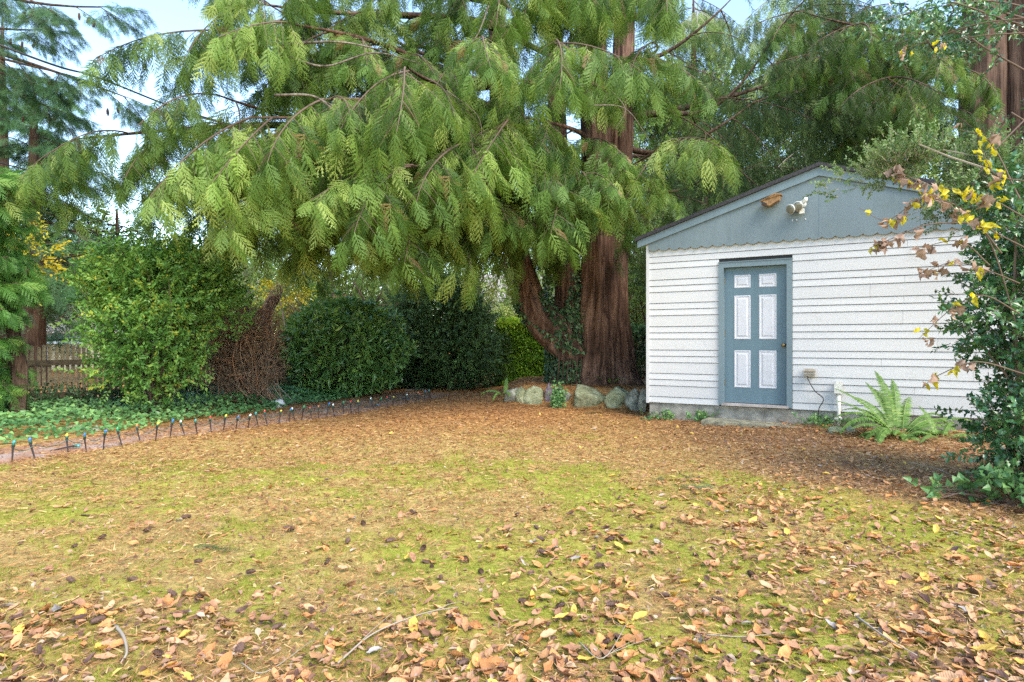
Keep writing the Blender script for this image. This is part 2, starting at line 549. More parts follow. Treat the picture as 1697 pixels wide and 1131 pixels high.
# path left of the stake lights
ysP = np.arange(3.0, 15.6, .1); tP = np.linspace(0, 1, 16)
PX = xl(ysP)[:, None] + (xe(ysP) - xl(ysP))[:, None] * tP[None]
PX = PX + (fbm(PX * 3, ysP[:, None] * 3, 77, 3) - .5) * .14 * np.where((tP == 0) | (tP == 1), 1, .3)[None]
PY = np.broadcast_to(ysP[:, None], PX.shape)
PZ = gh(PX, PY) + .012 + (fbm(PX * 5, PY * 5, 21, 4) - .5) * .05 * sstep(9, 5, PY) + .02 * sstep(9, 5, PY)
PZ[:, 0] -= .03; PZ[:, -1] -= .03
k0, k1 = PX.shape
i = np.arange(k0 - 1)[:, None] * k1; j = np.arange(k1 - 1)[None]
q = np.stack([i + j, i + j + 1, i + k1 + j + 1, i + k1 + j], -1).reshape(-1, 4)
pm, nt, b = new_mat('dusty_path')
geo = N_(nt, 'ShaderNodeNewGeometry')
earth = rmp(gnoise(60, 8, .8), [(.3, (.20, .14, .11)), (.5, (.42, .30, .25)), (.7, (.56, .44, .38))])
need = rmp(gnoise(80, 8, .85), [(.3, (.10, .05, .03)), (.45, (.34, .16, .09)), (.6, (.46, .25, .14)), (.8, (.56, .38, .26))])
fm = rmp(gnoise(2.2, 5, .7), [(.42, (0, 0, 0)), (.56, (1, 1, 1))])
c = gmix(earth, need, fm)
nt.links.new(c, b.inputs['Base Color']); b.inputs['Roughness'].default_value = .95
bp = N_(nt, 'ShaderNodeBump', inputs={'Strength': .8, 'Distance': .012})
nt.links.new(gnoise(110, 5, .8), bp.inputs['Height']); nt.links.new(bp.outputs[0], b.inputs['Normal'])
tag(link('path', Acc().add(np.stack([PX, PY, PZ], -1).reshape(-1, 3), q, 0, .5, True).mesh('path', [pm])),
    'narrow bare earth path covered in needles', kind='structure')

# ------------------------------------------------------------------ garden shed
SH = Vector((2.198, 10.28, 0)); TH = math.atan2(-.505, .863)
shed = thing('shed', (SH.x, SH.y, .02), 'white sided garden shed with blue-grey gable and door', 'shed', rz=TH)
W = 5.04; D = 4.6; FZ = .235; TZ = 2.76


def mslat():
    m, nt, b = new_mat('white_siding')
    co = N_(nt, 'ShaderNodeTexCoord'); oi = N_(nt, 'ShaderNodeObjectInfo')
    mp = N_(nt, 'ShaderNodeMapping'); mp.inputs['Scale'].default_value = (.35, 1, 9)
    nt.links.new(co.outputs['Object'], mp.inputs[0])
    n = N_(nt, 'ShaderNodeTexNoise', inputs={'Scale': 5., 'Detail': 8., 'Roughness': .75}); nt.links.new(mp.outputs[0], n.inputs['Vector'])
    r = ramp(nt, [(.25, (.49, .48, .46)), (.40, (.56, .55, .54)), (.7, (.59, .58, .575))]); nt.links.new(n.outputs[0], r.inputs[0])
    # grime low on the wall and blotches
    n2 = N_(nt, 'ShaderNodeTexNoise', inputs={'Scale': 2.3, 'Detail': 7., 'Roughness': .75}); nt.links.new(co.outputs['Object'], n2.inputs['Vector'])
    r2 = ramp(nt, [(.60, (1, 1, 1)), (.80, (.62, .58, .50))]); nt.links.new(n2.outputs[0], r2.inputs[0])
    m1 = N_(nt, 'ShaderNodeMix', data_type='RGBA', blend_type='MULTIPLY', inputs={0: .8})
    nt.links.new(r.outputs[0], m1.inputs[6]); nt.links.new(r2.outputs[0], m1.inputs[7])
    hs = N_(nt, 'ShaderNodeHueSaturation'); mr = N_(nt, 'ShaderNodeMapRange', inputs={'To Min': .95, 'To Max': 1.03})
    nt.links.new(oi.outputs['Random'], mr.inputs[0]); nt.links.new(mr.outputs[0], hs.inputs['Value']); nt.links.new(m1.outputs[2], hs.inputs['Color'])
    nt.links.new(hs.outputs[0], b.inputs['Base Color']); b.inputs['Roughness'].default_value = .55
    bp = N_(nt, 'ShaderNodeBump', inputs={'Strength': .25, 'Distance': .004}); nt.links.new(n.outputs[0], bp.inputs['Height']); nt.links.new(bp.outputs[0], b.inputs['Normal'])
    return m


M['siding'] = mslat()
M['gap'] = plain('gap_shade_board', (.035, .035, .035), .9)  # near-black, so the shade between the boards is in the colour


def mblue(name, base, streak=.5, spots=True):
    m, nt, b = new_mat(name)
    co = N_(nt, 'ShaderNodeTexCoord')
    mp = N_(nt, 'ShaderNodeMapping'); mp.inputs['Scale'].default_value = (1, 1, .18)
    nt.links.new(co.outputs['Object'], mp.inputs[0])
    n = N_(nt, 'ShaderNodeTexNoise', inputs={'Scale': 7., 'Detail': 9., 'Roughness': .75}); nt.links.new(mp.outputs[0], n.inputs['Vector'])
    lo = tuple(x * .87 for x in base); hi = tuple(x * 1.10 for x in base)
    r = ramp(nt, [(.3, lo), (.55, base), (.75, hi)]); nt.links.new(n.outputs[0], r.inputs[0])
    n2 = N_(nt, 'ShaderNodeTexNoise', inputs={'Scale': 1.6, 'Detail': 6., 'Roughness': .7}); nt.links.new(co.outputs['Object'], n2.inputs['Vector'])
    r2 = ramp(nt, [(.52, (0, 0, 0)), (.75, (streak, streak, streak))]); nt.links.new(n2.outputs[0], r2.inputs[0])
    mx = N_(nt, 'ShaderNodeMix', data_type='RGBA'); nt.links.new(r2.outputs[0], mx.inputs[0]); nt.links.new(r.outputs[0], mx.inputs[6])
    mx.inputs[7].default_value = (.12, .155, .12, 1)
    nt.links.new(mx.outputs[2], b.inputs['Base Color']); b.inputs['Roughness'].default_value = .6
    n3 = N_(nt, 'ShaderNodeTexNoise', inputs={'Scale': 220., 'Detail': 3.}); nt.links.new(co.outputs['Object'], n3.inputs['Vector'])
    bp = N_(nt, 'ShaderNodeBump', inputs={'Strength': .3, 'Distance': .003}); nt.links.new(n3.outputs[0], bp.inputs['Height']); nt.links.new(bp.outputs[0], b.inputs['Normal'])
    return m


M['blue'] = mblue('blue_grey_panel', (.155, .20, .215), .5)
M['blue_trim'] = mblue('blue_grey_trim', (.155, .215, .24), .2)
M['blue_door'] = mblue('blue_door_paint', (.11, .18, .215), .12)
M['white_paint'] = plain('white_door_paint', (.56, .56, .59), .5, var=.05)
M['roofing'] = plain('asphalt_roofing', (.045, .043, .048), .95, bump=.8, bscale=120, var=.4, vscale=30)
M['concrete'] = plain('stained_concrete', (.34, .31, .26), .95, bump=.5, bscale=60, var=.35, vscale=7)
M['brass'] = plain('aged_brass', (.32, .22, .09), .35, .9)
M['step'] = plain('mossy_concrete_step', (.27, .25, .17), .95, bump=.7, bscale=50, var=.5, vscale=9)

# solid wall behind the boards (with the gable), open behind the door recess
DL, DR, DT = 1.133, 2.163, 2.42
slope = .3155; APX = 2.52; APZ = 3.71 - .02; EZ = 2.87 - .02


def roofz(x): return APZ - .03 - abs(x - APX) * slope


wacc = Acc()
wacc.prism([(0, FZ), (DL + .06, FZ), (DL + .06, TZ), (0, TZ)], .012, D)
wacc.prism([(DR - .06, FZ), (W, FZ), (W, TZ), (DR - .06, TZ)], .012, D)
wacc.prism([(DL + .06, DT - .05), (DR - .06, DT - .05), (DR - .06, TZ), (DL + .06, TZ)], .012, D)
wacc.prism([(0, TZ), (W, TZ), (W, roofz(W) - .03), (APX, roofz(APX) - .03), (0, roofz(0) - .03)], .012, D)
wacc.box((DL + .06, .16, FZ), (DR - .06, D, DT - .05))
part('wall', wacc, M['gap'], shed)
# siding boards: narrow, narrow, wide in turn, every one bevelled
zs = [FZ]
seq = [.099, .176, .099]
k = 0
while zs[-1] < 2.76:
    zs.append(zs[-1] + seq[k % 3]); k += 1
bd_cache = {}
for a, b_ in zip(zs[:-1], zs[1:]):
    if b_ <= DT + .012: spans = [(.035, DL - .004), (DR + .004, W - .035)]
    else: spans = [(.035, W - .035)]
    if a < DT < b_:
        spans = [(.035, DL - .004), (DR + .004, W - .035)]
    cut = []
    for (u0, u1) in spans:       # butt joints where a board runs out
        if u1 - u0 > 2.2:
            um = u0 + (u1 - u0) * (.28 + .5 * ((k * .37 + a * 7.3) % 1.0))
            cut += [(u0, um - .0012), (um + .0012, u1)]
        else: cut.append((u0, u1))
    for (u0, u1) in cut:
        ac = Acc()
        lo, hi = a + .007, b_ + .001
        prof = [(-.004, lo + .002), (-.013, lo), (-.0145, lo + .006), (-.005, hi), (.011, hi), (.011, lo + .002)]
        kk = len(prof)
        V = [(u0, y, z) for y, z in prof] + [(u1, y, z) for y, z in prof]
        T = [(0, i + 1, i) for i in range(1, kk - 1)] + [(kk, kk + i, kk + i + 1) for i in range(1, kk - 1)]
        for i in range(kk):
            j = (i + 1) % kk
            T += [(i, j, kk + j), (i, kk + j, kk + i)]
        ac.add(V, T)
        part('siding_board', ac, M['siding'], shed)
        if b_ > DT and a < DT and False: pass
if True:   # the strip between the casing head and the board that steps round it
    pass
for u in (0.0, W):
    s_ = 1 if u == 0 else -1
    ac = Acc().box((min(u - .012 * s_, u + .034 * s_), -.03, FZ - .004), (max(u - .012 * s_, u + .034 * s_), -.0005, 2.80))
    ac.box((min(u - .012 * s_, u + .0 * s_), -.0005, FZ - .004), (max(u - .012 * s_, u), .06, 2.80))
    part('corner_trim', ac, M['siding'], shed)
part('foundation', Acc().box((.03, .02, -.35), (W - .03, D - .03, FZ)), M['concrete'], shed)
# gable panel with scalloped lower edge
SZ = 2.705; SP = .168
xsG = np.arange(0.035, W - .03, SP / 10)
ph = ((xsG - .035) / SP) % 1.0
zl = SZ - .036 * np.sin(np.pi * ph) ** .8
zt = np.array([roofz(x) - .02 for x in xsG])
ac = Acc()
n_ = len(xsG)
V = np.concatenate([np.stack([xsG, np.full(n_, -.052), zl], -1), np.stack([xsG, np.full(n_, -.052), zt], -1),
                    np.stack([xsG, np.full(n_, -.030), zl], -1), np.stack([xsG, np.full(n_, -.030), zt], -1)])
i = np.arange(n_ - 1)
Q = np.concatenate([np.stack([i, i + 1, n_ + i + 1, n_ + i], -1), np.stack([2 * n_ + i, i + 0, i * 0 + i + 1 - 1, 2 * n_ + i], -1)[:0],
                    np.stack([i + 2 * n_, i + 2 * n_ + 1, i + 1, i], -1), np.stack([n_ + i, n_ + i + 1, 3 * n_ + i + 1, 3 * n_ + i], -1)])
ac.add(V, Q)
part('gable_panel', ac, M['blue'], shed)
for u in (APX, 1.31, 3.73):
    part('panel_joint', Acc().box((u - .003, -.0545, SZ + .005), (u + .003, -.0515, roofz(u) - .13)), M['blue_trim'], shed)
# rake boards
for s_ in (-1, 1):
    u1 = APX + s_ * (APX + .142)
    z0t, z1t = APZ, APZ - (APX + .142) * slope
    h = .125
    poly = [(APX, z0t - h), (APX, z0t), (u1, z1t), (u1, z1t - h + .012)]
    if s_ > 0: poly = poly[::-1]
    part('rake_board', Acc().prism(poly[::-1] if s_ < 0 else poly[::-1], -.086, -.054), M['blue_trim'], shed)
    # roof slab, built as an overhanging sheet with thickness
    t = .055
    u2 = APX + s_ * (APX + .17)
    zz = APZ - (APX + .17) * slope
    poly = [(APX, APZ + .002), (APX, APZ + .002 + t), (u2, zz + .002 + t), (u2, zz + .002)]
    part('roof', Acc().prism(poly, -.13, D + .15), M['roofing'], shed)
    poly = [(APX, APZ - .012), (APX, APZ), (u1, z1t), (u1, z1t - .012)]
    part('soffit', Acc().prism(poly, -.05, D + .1), M['blue_trim'], shed)
# rough drip edge pieces of curled roofing
# door frame
fr = Acc()
for (u0, u1) in ((DL, DL + .072), (DR - .072, DR)):
    fr.box((u0, -.042, FZ + .02), (u1, .012, DT - .075))
fr.box((DL, -.042, DT - .075), (DR, .012, DT))
fr.box((DL - .008, -.052, DT), (DR + .008, .011, DT + .012))
for (u0, u1) in ((DL + .045, DL + .0725), (DR - .0725, DR - .045)):
    fr.box((u0, .0121, FZ + .03), (u1, .12, DT - .05))
fr.box((DL + .045, .0121, DT - .0755), (DR - .045, .12, DT - .05))
part('door_frame', fr, M['blue_trim'], shed)
S0, S1, SB, ST = DL + .0735, DR - .0735, .295, DT - .078
door = part('door', Acc().box((S0, .038, SB), (S1, .08, ST)), M['blue_door'], shed)
dw = S1 - S0
for (z1, z0) in ((.115, .31), (.425, 1.085), (1.255, 1.815)):
    for (a, b_) in ((.158, .424), (.56, .835)):
        u0, u1 = S0 + a * dw, S0 + b_ * dw
        zt_, zb_ = ST - z1, ST - z0
        # a raised field inside a sunk moulding
        rings = [(0, .0375), (0, .034), (.012, .030), (.022, .0365), (.040, .0365), (.058, .029)]
        V = []
        for ins, y in rings:
            V += [(u0 + ins, y, zb_ + ins), (u1 - ins, y, zb_ + ins), (u1 - ins, y, zt_ - ins), (u0 + ins, y, zt_ - ins)]
        T = []
        for r_ in range(len(rings) - 1):
            for e in range(4):
                p0 = r_ * 4 + e; p1 = r_ * 4 + (e + 1) % 4
                T += [(p0, p1, p1 + 4), (p0, p1 + 4, p0 + 4)]
        e = (len(rings) - 1) * 4
        T += [(e, e + 1, e + 2), (e, e + 2, e + 3)]
        o = part('door_panel', Acc().add(V, T), M['white_paint'], None); o.parent = door
# knob
ac = Acc()
kc = np.array([S0 + .948 * dw, 0, ST - 1.172])
prof = [(.030, .038), (.030, .032), (.012, .030), (.011, .008), (.024, 0), (.029, -.012), (.024, -.024), (.010, -.029), (.0, -.030)]
a = np.linspace(0, 2 * np.pi, 16, endpoint=False)
V = np.concatenate([np.stack([kc[0] + r_ * np.cos(a), np.full(16, y), kc[2] + r_ * np.sin(a)], -1) for r_, y in prof])
T = []
for r_ in range(len(prof) - 1):
    for e in range(16):
        p0 = r_ * 16 + e; p1 = r_ * 16 + (e + 1) % 16
        T += [(p0, p1, p1 + 16), (p0, p1 + 16, p0 + 16)]
o = part('door_knob', Acc().add(V, T, 0, .5, True), M['brass'], None); o.parent = door
for z in (.55, 1.3, 2.1):
    o = part('hinge', Acc().box((S0 - .001, .030, z), (S0 + .008, .0378, z + .09)), M['brass'], None); o.parent = door
part('threshold', Acc().box((DL + .045, -.06, SB - .045), (DR - .045, .10, SB - .008)),
     plain('worn_threshold', (.42, .36, .33), .7, bump=.3, var=.3), shed)

# concrete step, separate slab
st = Acc()
st.box((.98, -.50, -.12), (2.33, -.06, .075))
V = st.V[0].copy(); V[:, 2] += np.where(V[:, 0] > 1.5, -.015, .01) * (V[:, 2] > 0)
st.V = [V]
stp = thing('doorstep', (SH.x, SH.y, -.005), 'low concrete step covered in needles below the blue door', 'step', rz=TH)
part('slab', st, M['step'], stp)


def shed_pt(u, y, z):
    c_, s_ = math.cos(TH), math.sin(TH)
    return Vector((SH.x + u * c_ - y * s_, SH.y + u * s_ + y * c_, z))


# double floodlight on the gable
M['lampwhite'] = plain('weathered_white_metal', (.72, .70, .62), .45, var=.2, vscale=25)
M['lens'] = plain('lamp_glass', (.22, .21, .16), .12, spec=.8)
fl = thing('floodlight', shed_pt(2.30, -.053, 3.205), 'twin white security floodlight on the blue-grey gable', 'floodlight', rz=TH)


def cone_y(path, rad, sides=18): return tube(path, rad, sides)


V, T = cone_y([(0, 0, 0), (0, -.012, 0), (0, -.03, 0)], [.055, .055, .035]); ac = Acc().add(V, T, 0, .5, True); part('base_plate', ac, M['lampwhite'], fl)
V, T = tube([(0, -.02, -.01), (0, -.06, -.035), (-.01, -.07, -.075)], [.018, .018, .02], 10)
part('motion_sensor', Acc().add(V, T, 0, .5, True).box((-.03, -.105, -.145), (.035, -.05, -.075)), M['lampwhite'], fl)
for dx, dz, d in ((-.09, -.045, (-.55, -.8, -.35)), (-.015, -.02, (-.25, -.9, -.30)), ):
    d = np.array(d) / np.linalg.norm(d)
    p0 = np.array([dx * .3 + .01, -.03, dz * .4 + .03]); p1 = np.array([dx, -.07, dz])
    ax = [p0, p0 + (p1 - p0) * .6, p1, p1 + d * .03, p1 + d * .10]
    V, T = tube(ax, [.016, .016, .034, .046, .072], 18)
    hd = part('lamp_head', Acc().add(V, T, 0, .5, True), M['lampwhite'], fl)
    V, T = tube([p1 + d * .098, p1 + d * .108, p1 + d * .113], [.066, .05, .01], 18)
    o = part('lens', Acc().add(V, T, 0, .5, True), M['lens'], None); o.parent = hd
V, T = tube([(.02, -.03, .02), (.045, -.05, .05), (.055, -.06, .085)], [.02, .034, .022], 14)
part('socket_cover', Acc().add(V, T, 0, .5, True), M['lampwhite'], fl)

# little wooden nest box nailed on the rake
M['wood'] = plain('orange_weathered_wood', (.36, .19, .075), .7, var=.35, vscale=14)
nb = thing('nest_box', shed_pt(1.90, -.09, 3.29), 'small weathered wooden box nailed at the left rake of the gable', 'nest box', rz=TH)
ac = Acc()
poly = [(-.13, -.055), (-.02, -.085), (.11, -.015), (.13, .05), (.045, .07), (-.10, .0)]
ac.prism(poly, -.12, .0)
part('box_body', ac, M['wood'], nb)
part('box_lid', Acc().prism([(-.145, -.01), (-.12, -.012), (.05, .073), (.145, .052), (.145, .066), (.05, .088)], -.135, .0), M['wood'], nb)
part('entrance', Acc().prism([(-.128, -.056), (-.05, -.078), (-.055, -.045), (-.11, -.02)], -.124, -.1205), M['gap'], nb)  # dark plate on a solid box; the opening's shade is its colour
# three white plugs
pg = thing('wall_plugs', shed_pt(2.24, -.0525, 2.99), 'three tiny white screw plugs below the floodlight', 'screw plugs', rz=TH)
for dx in (-.07, -.015, .10):
    V, T = tube([(dx, 0, 0), (dx, -.004, 0), (dx, -.006, 0)], [.011, .011, .006], 10)
    part('plug', Acc().add(V, T, 0, .5, True), M['white_paint'], pg)

# outlet with cord
M['beige'] = plain('beige_plastic', (.42, .36, .29), .5, var=.2, vscale=20)
M['black'] = plain('black_rubber', (.02, .02, .02), .6)
ob = thing('outdoor_outlet', shed_pt(2.39, -.024, .80), 'beige outdoor socket with a black cord, right of the door', 'electrical outlet', rz=TH)
part('outlet_box', Acc().box((-.065, -.07, -.05), (.075, .0, .02)), M['beige'], ob)
part('outlet_cover', Acc().box((-.078, -.09, .02), (.088, .0, .034)).box((-.06, -.078, .034), (.07, .0, .058)).box((-.07, -.082, -.022), (.08, -.0702, -.010)), M['beige'], ob)
cp = bez([(-.02, -.06, -.05), (.0, -.07, -.12), (.08, -.06, -.26), (.17, -.05, -.34), (.18, -.05, -.40), (.13, -.06, -.50), (.12, -.06, -.66)], 6)
V, T = tube(cp, .006, 6); part('cord', Acc().add(V, T, 0, .5, True), M['black'], ob)
# conduit
cd = thing('conduit', shed_pt(2.765, -.024, .06), 'white electrical conduit pipe running down the siding into the ground', 'conduit pipe', rz=TH)
V, T = tube([(0, -.035, -.1), (0, -.035, .46)], .024, 12)
part('pipe', Acc().add(V, T, 0, .5, True), M['lampwhite'], cd)
part('junction_box', Acc().box((-.055, -.075, .46), (.045, .0, .60)).box((-.03, -.07, .60), (.02, -.003, .63)), M['lampwhite'], cd)
part('pipe_strap', Acc().box((-.05, -.064, .10), (.04, -.0, .125)), M['lampwhite'], cd)

# ------------------------------------------------------------------ foliage building blocks
def frond_cedar(droop=.35, seed=0, n=8):
    """flat fern-like cedar spray, 1 long in +X, side sprays, drooping in -Z"""
    g = np.random.default_rng(seed)
    P = []; Dd = []; Ls = []; Ws = []
    s = np.linspace(.06, .97, n)
    for i, t in enumerate(s):
        for sg in (-1, 1):
            L = (.46 * (1 - t) ** .75 + .08) * g.uniform(.8, 1.15) * min(1, .55 + t * 2)
            a = R(g.uniform(34, 50)) * sg
            p = np.array([t + (.03 if sg > 0 else 0), 0, 0]); d = np.array([math.cos(a), math.sin(a), -.12])
            P.append(p); Dd.append(d); Ls.append(L); Ws.append(.030 + .035 * L)
            m = max(2, int(L / .065))
            for q in np.linspace(.25, .9, m):
                for s2 in (-1, 1):
                    a2 = a + s2 * R(38)
                    P.append(p + d * L * q); Dd.append(np.array([math.cos(a2), math.sin(a2), -.1]))
                    Ls.append(L * .16 * (1.1 - q) + .045); Ws.append(.022)
    P.append(np.array([.9, 0, 0])); Dd.append(np.array([1, 0, 0])); Ls.append(.12); Ws.append(.03)
    P = np.array(P); Dd = nrm(np.array(Dd)); Ls = np.array(Ls)[:, None]; Ws = np.array(Ws)[:, None]
    S = nrm(np.stack([-Dd[:, 1], Dd[:, 0], np.zeros(len(P))], -1))
    main = np.arange(len(P))
    V = np.stack([P - Dd * .01, P + Dd * Ls * .35 + S * Ws * .5, P + Dd * Ls, P + Dd * Ls * .35 - S * Ws * .5], 1).reshape(-1, 3)
    T = np.array([(0, 1, 2), (0, 2, 3)]); T = (T[None] + (np.arange(len(P)) * 4)[:, None, None]).reshape(-1, 3)
    # rachis
    k = len(V)
    xs_ = np.linspace(0, .95, 4)
    rv = np.concatenate([[(x, .012 * (1 - x) + .004, .004), (x, -.012 * (1 - x) - .004, .004)] for x in xs_])
    V = np.concatenate([V, rv])
    T = np.concatenate([T, np.array([(k + 2 * i, k + 2 * i + 1, k + 2 * i + 3) for i in range(3)] + [(k + 2 * i, k + 2 * i + 3, k + 2 * i + 2) for i in range(3)])])
    V[:, 2] -= droop * V[:, 0] ** 2 + .25 * np.abs(V[:, 1]) ** 1.5
    return V, T


def frond_fir(seed=0, n=9, needles=6, nl=.07):
    """flat forked fir spray with rows of short needles"""
    g = np.random.default_rng(seed)
    P = []; Dd = []; Ls = []; Ws = []

    def axis_(p, d, L):
        m = max(3, int(L * 22))
        for q in np.linspace(.03, 1, m):
            for s2 in (-1, 1):
                a = math.atan2(d[1], d[0]) + s2 * R(g.uniform(45, 70))
                P.append(p + d * L * q); Dd.append(np.array([math.cos(a), math.sin(a), g.uniform(-.5, .4)])); Ls.append(nl * g.uniform(.7, 1.1)); Ws.append(.018)
        P.append(p); Dd.append(d); Ls.append(L * 1.05); Ws.append(.02)
    axis_(np.zeros(3), np.array([1., 0, 0]), 1.)
    for t in np.linspace(.1, .8, n):
        for sg in (-1, 1):
            a = R(g.uniform(38, 58)) * sg
            axis_(np.array([t, 0, 0]), np.array([math.cos(a), math.sin(a), 0]), .4 * (1 - t) + .1)
    P = np.array(P); Dd = nrm(np.array(Dd)); Ls = np.array(Ls)[:, None]; Ws = np.array(Ws)[:, None]
    S = nrm(np.cross(Dd, np.array([0, 0, 1.])) + 1e-6)
    V = np.stack([P + S * Ws * .5, P - S * Ws * .5, P + Dd * Ls], 1).reshape(-1, 3)
    T = np.arange(len(V)).reshape(-1, 3)
    V[:, 2] -= .18 * V[:, 0] ** 2
    return V, T


def scatter(acc, tmpl, P, D, N, S, mi, tint):
    """copies of the template tmpl at P, long axis D, face normal N, size S"""
    P = np.asarray(P, float); n = len(P)
    if n == 0: return
    D = nrm(D); Y = nrm(np.cross(N, D)); Z = np.cross(D, Y)
    V0, T0 = tmpl
    Mx = np.stack([D, Y, Z], 1) * np.asarray(S, float)[:, None, None]      # rows
    V = np.einsum('vk,nkj->nvj', V0, Mx) + P[:, None]
    T = (T0[None] + (np.arange(n) * len(V0))[:, None, None]).reshape(-1, 3)
    acc.add(V.reshape(-1, 3), T, mi, np.repeat(np.asarray(tint), len(V0)))


CED = [frond_cedar(.30, 1, 7), frond_cedar(.5, 2, 6), frond_cedar(.2, 3, 7)]
CEDS = [frond_cedar(.45, 5, 5), frond_cedar(.7, 6, 5)]
FIR = [frond_fir(1, 7), frond_fir(2, 6)]
FIRS = [frond_fir(3, 4), frond_fir(4, 4)]


def bough_mesh(name, L, mats, tmpl, seed=1, nsec=18, seclen=.42, fsize=.38, fstep=.085, hang=.7, arch=.0, droop=.5, wood_r=.016, brown=.0, tmean=.5, upturn=.0):
    """a bough along +X (Z up), L long: stem, side branchlets, hanging sprays. mats = foliage, wood, brown foliage"""
    g = np.random.default_rng(seed)
    acc = Acc()

    def mainp(t):
        t = np.asarray(t, float)
        return np.stack([t * L, .05 * L * np.sin(t * 3 + seed), L * (arch * t - droop * t ** 2 * .6 + upturn * t ** 4)], -1)
    tt = np.linspace(0, 1, 10)
    V, T = tube(mainp(tt), wood_r * (1 - tt * .8) + .002, 5, cap=False); acc.add(V, T, 1, .5, True)
    Ps = []; Ds = []; Ns = []; Ss = []; Ti = []

    def fronds(pts, tang, sidev, base_t, w=1.):
        for i, p in enumerate(pts):
            for sg in (-1, 1):
                if g.random() < .12: continue
                d = tang[i] * .75 + sidev[i] * sg * g.uniform(.3, .8) + np.array([0, 0, -1]) * hang * g.uniform(.5, 1.4) + g.normal(size=3) * .18
                Ps.append(p); Ds.append(d)
                Ns.append(np.array([0, 0, .8]) + g.normal(size=3) * .45 + sidev[i] * sg * .5)
                Ss.append(fsize * g.uniform(.65, 1.15) * w); Ti.append(np.clip(base_t + g.normal() * .17, 0, 1))
    for q in range(nsec):
        t = .12 + .86 * (q + g.uniform(-.3, .3)) / nsec
        t = min(max(t, .05), .99)
        p0 = mainp(t); tg = nrm(mainp(min(t + .02, 1.01)) - mainp(t - .02))
        sg = 1 if q % 2 else -1
        sv = np.array([-tg[1], tg[0], 0]) * sg
        a = g.uniform(.5, 1.1)
        d = nrm(tg * math.cos(a) + nrm(sv) * math.sin(a) + np.array([0, 0, -.25 * hang]) + g.normal(size=3) * .08)
        l2 = L * seclen * (1.05 - .65 * t) * g.uniform(.7, 1.15)
        s = np.linspace(0, 1, 6)[:, None]
        path = p0 + d * l2 * s + np.array([0, 0, -1]) * (.35 * hang + .1) * l2 * s ** 2
        V, T = tube(path, np.linspace(.006, .002, 6), 3, cap=False); acc.add(V, T, 1, .5)
        m = max(2, int(l2 / fstep))
        u = np.linspace(.12, 1, m)[:, None]
        pts = p0 + d * l2 * u + np.array([0, 0, -1]) * (.35 * hang + .1) * l2 * u ** 2
        tg2 = nrm(d + np.array([0, 0, -1]) * (.7 * hang + .2) * u)
        sd_ = nrm(np.cross(tg2, [0, 0, 1.]))
        fronds(pts, tg2, sd_, np.clip(tmean + g.normal() * .2, 0, 1))
        Ps.append(pts[-1]); Ds.append(tg2[-1] + np.array([0, 0, -hang * .4])); Ns.append(np.array([0, 0, 1.]) + g.normal(size=3) * .3); Ss.append(fsize * 1.1); Ti.append(tmean)
    pts = mainp(np.linspace(.5, 1, max(3, int(L * .5 / fstep)))); tg2 = nrm(np.gradient(pts, axis=0)); sd_ = nrm(np.cross(tg2, [0, 0, 1.]))
    fronds(pts, tg2, sd_, tmean)
    Ps = np.array(Ps); Ds = np.array(Ds); Ns = np.array(Ns); Ss = np.array(Ss); Ti = np.array(Ti)
    which = g.integers(0, len(tmpl), len(Ps)); br = g.random(len(Ps)) < brown
    for w in range(len(tmpl)):
        for b2 in (False, True):
            k = (which == w) & (br == b2)
            if k.any(): scatter(acc, tmpl[w], Ps[k], Ds[k], Ns[k], Ss[k], 2 if b2 else 0, Ti[k])
    me = acc.mesh(name, mats)
    me['L'] = L
    return me


def place(me, parent, P, d, scale=1., roll=0., name='bough'):
    d = Vector(d).normalized(); up = Vector((0, 0, 1))
    if abs(d.z) > .97: up = Vector((0, 1, 0))
    y = up.cross(d).normalized(); z = d.cross(y)
    m = Matrix((d, y, z)).transposed().to_4x4()
    m = m @ Matrix.Rotation(roll, 4, 'X')
    m = Matrix.Translation(Vector(P)) @ m @ Matrix.Scale(scale, 4)
    o = link(name, me, parent)
    rt = parent
    while rt.parent is not None: rt = rt.parent
    m.translation = m.translation - Vector(rt.location)
    o.matrix_local = m
    return o


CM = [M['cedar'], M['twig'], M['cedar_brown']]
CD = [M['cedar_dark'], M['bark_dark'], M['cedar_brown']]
FM = [M['fir'], M['bark_dark'], M['twig']]
AM = [M['arbor'], M['twig'], M['cedar_brown']]
LM = [M['fir_light'], M['twig_pale'], M['cedar_brown']]
cedB = [bough_mesh('cedar_bough', 1.8, CM, CED, 11, 14, .44, .36, .122, .62, .05, .50, brown=.02, tmean=.5),
        bough_mesh('cedar_bough', 1.5, CM, CED, 12, 13, .46, .34, .122, .85, .12, .75, brown=.02, tmean=.42),
        bough_mesh('cedar_bough', 1.8, CM, CED, 13, 14, .42, .38, .125, .68, .0, .45, brown=.01, tmean=.66),
        bough_mesh('cedar_bough', 1.5, CM, CED, 15, 13, .44, .34, .12, .58, .10, .55, brown=.06, tmean=.36)]
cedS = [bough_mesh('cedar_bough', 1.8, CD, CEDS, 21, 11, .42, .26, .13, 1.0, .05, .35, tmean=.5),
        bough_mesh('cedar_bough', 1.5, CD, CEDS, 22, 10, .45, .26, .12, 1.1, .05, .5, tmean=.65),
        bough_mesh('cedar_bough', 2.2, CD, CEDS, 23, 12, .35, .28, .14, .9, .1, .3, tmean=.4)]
firB = [bough_mesh('fir_bough', 2.2, FM, FIR, 31, 14, .40, .40, .17, .25, .05, .22, upturn=.05, tmean=.45),
        bough_mesh('fir_bough', 1.7, FM, FIR, 32, 12, .42, .38, .16, .35, .0, .3, tmean=.6)]
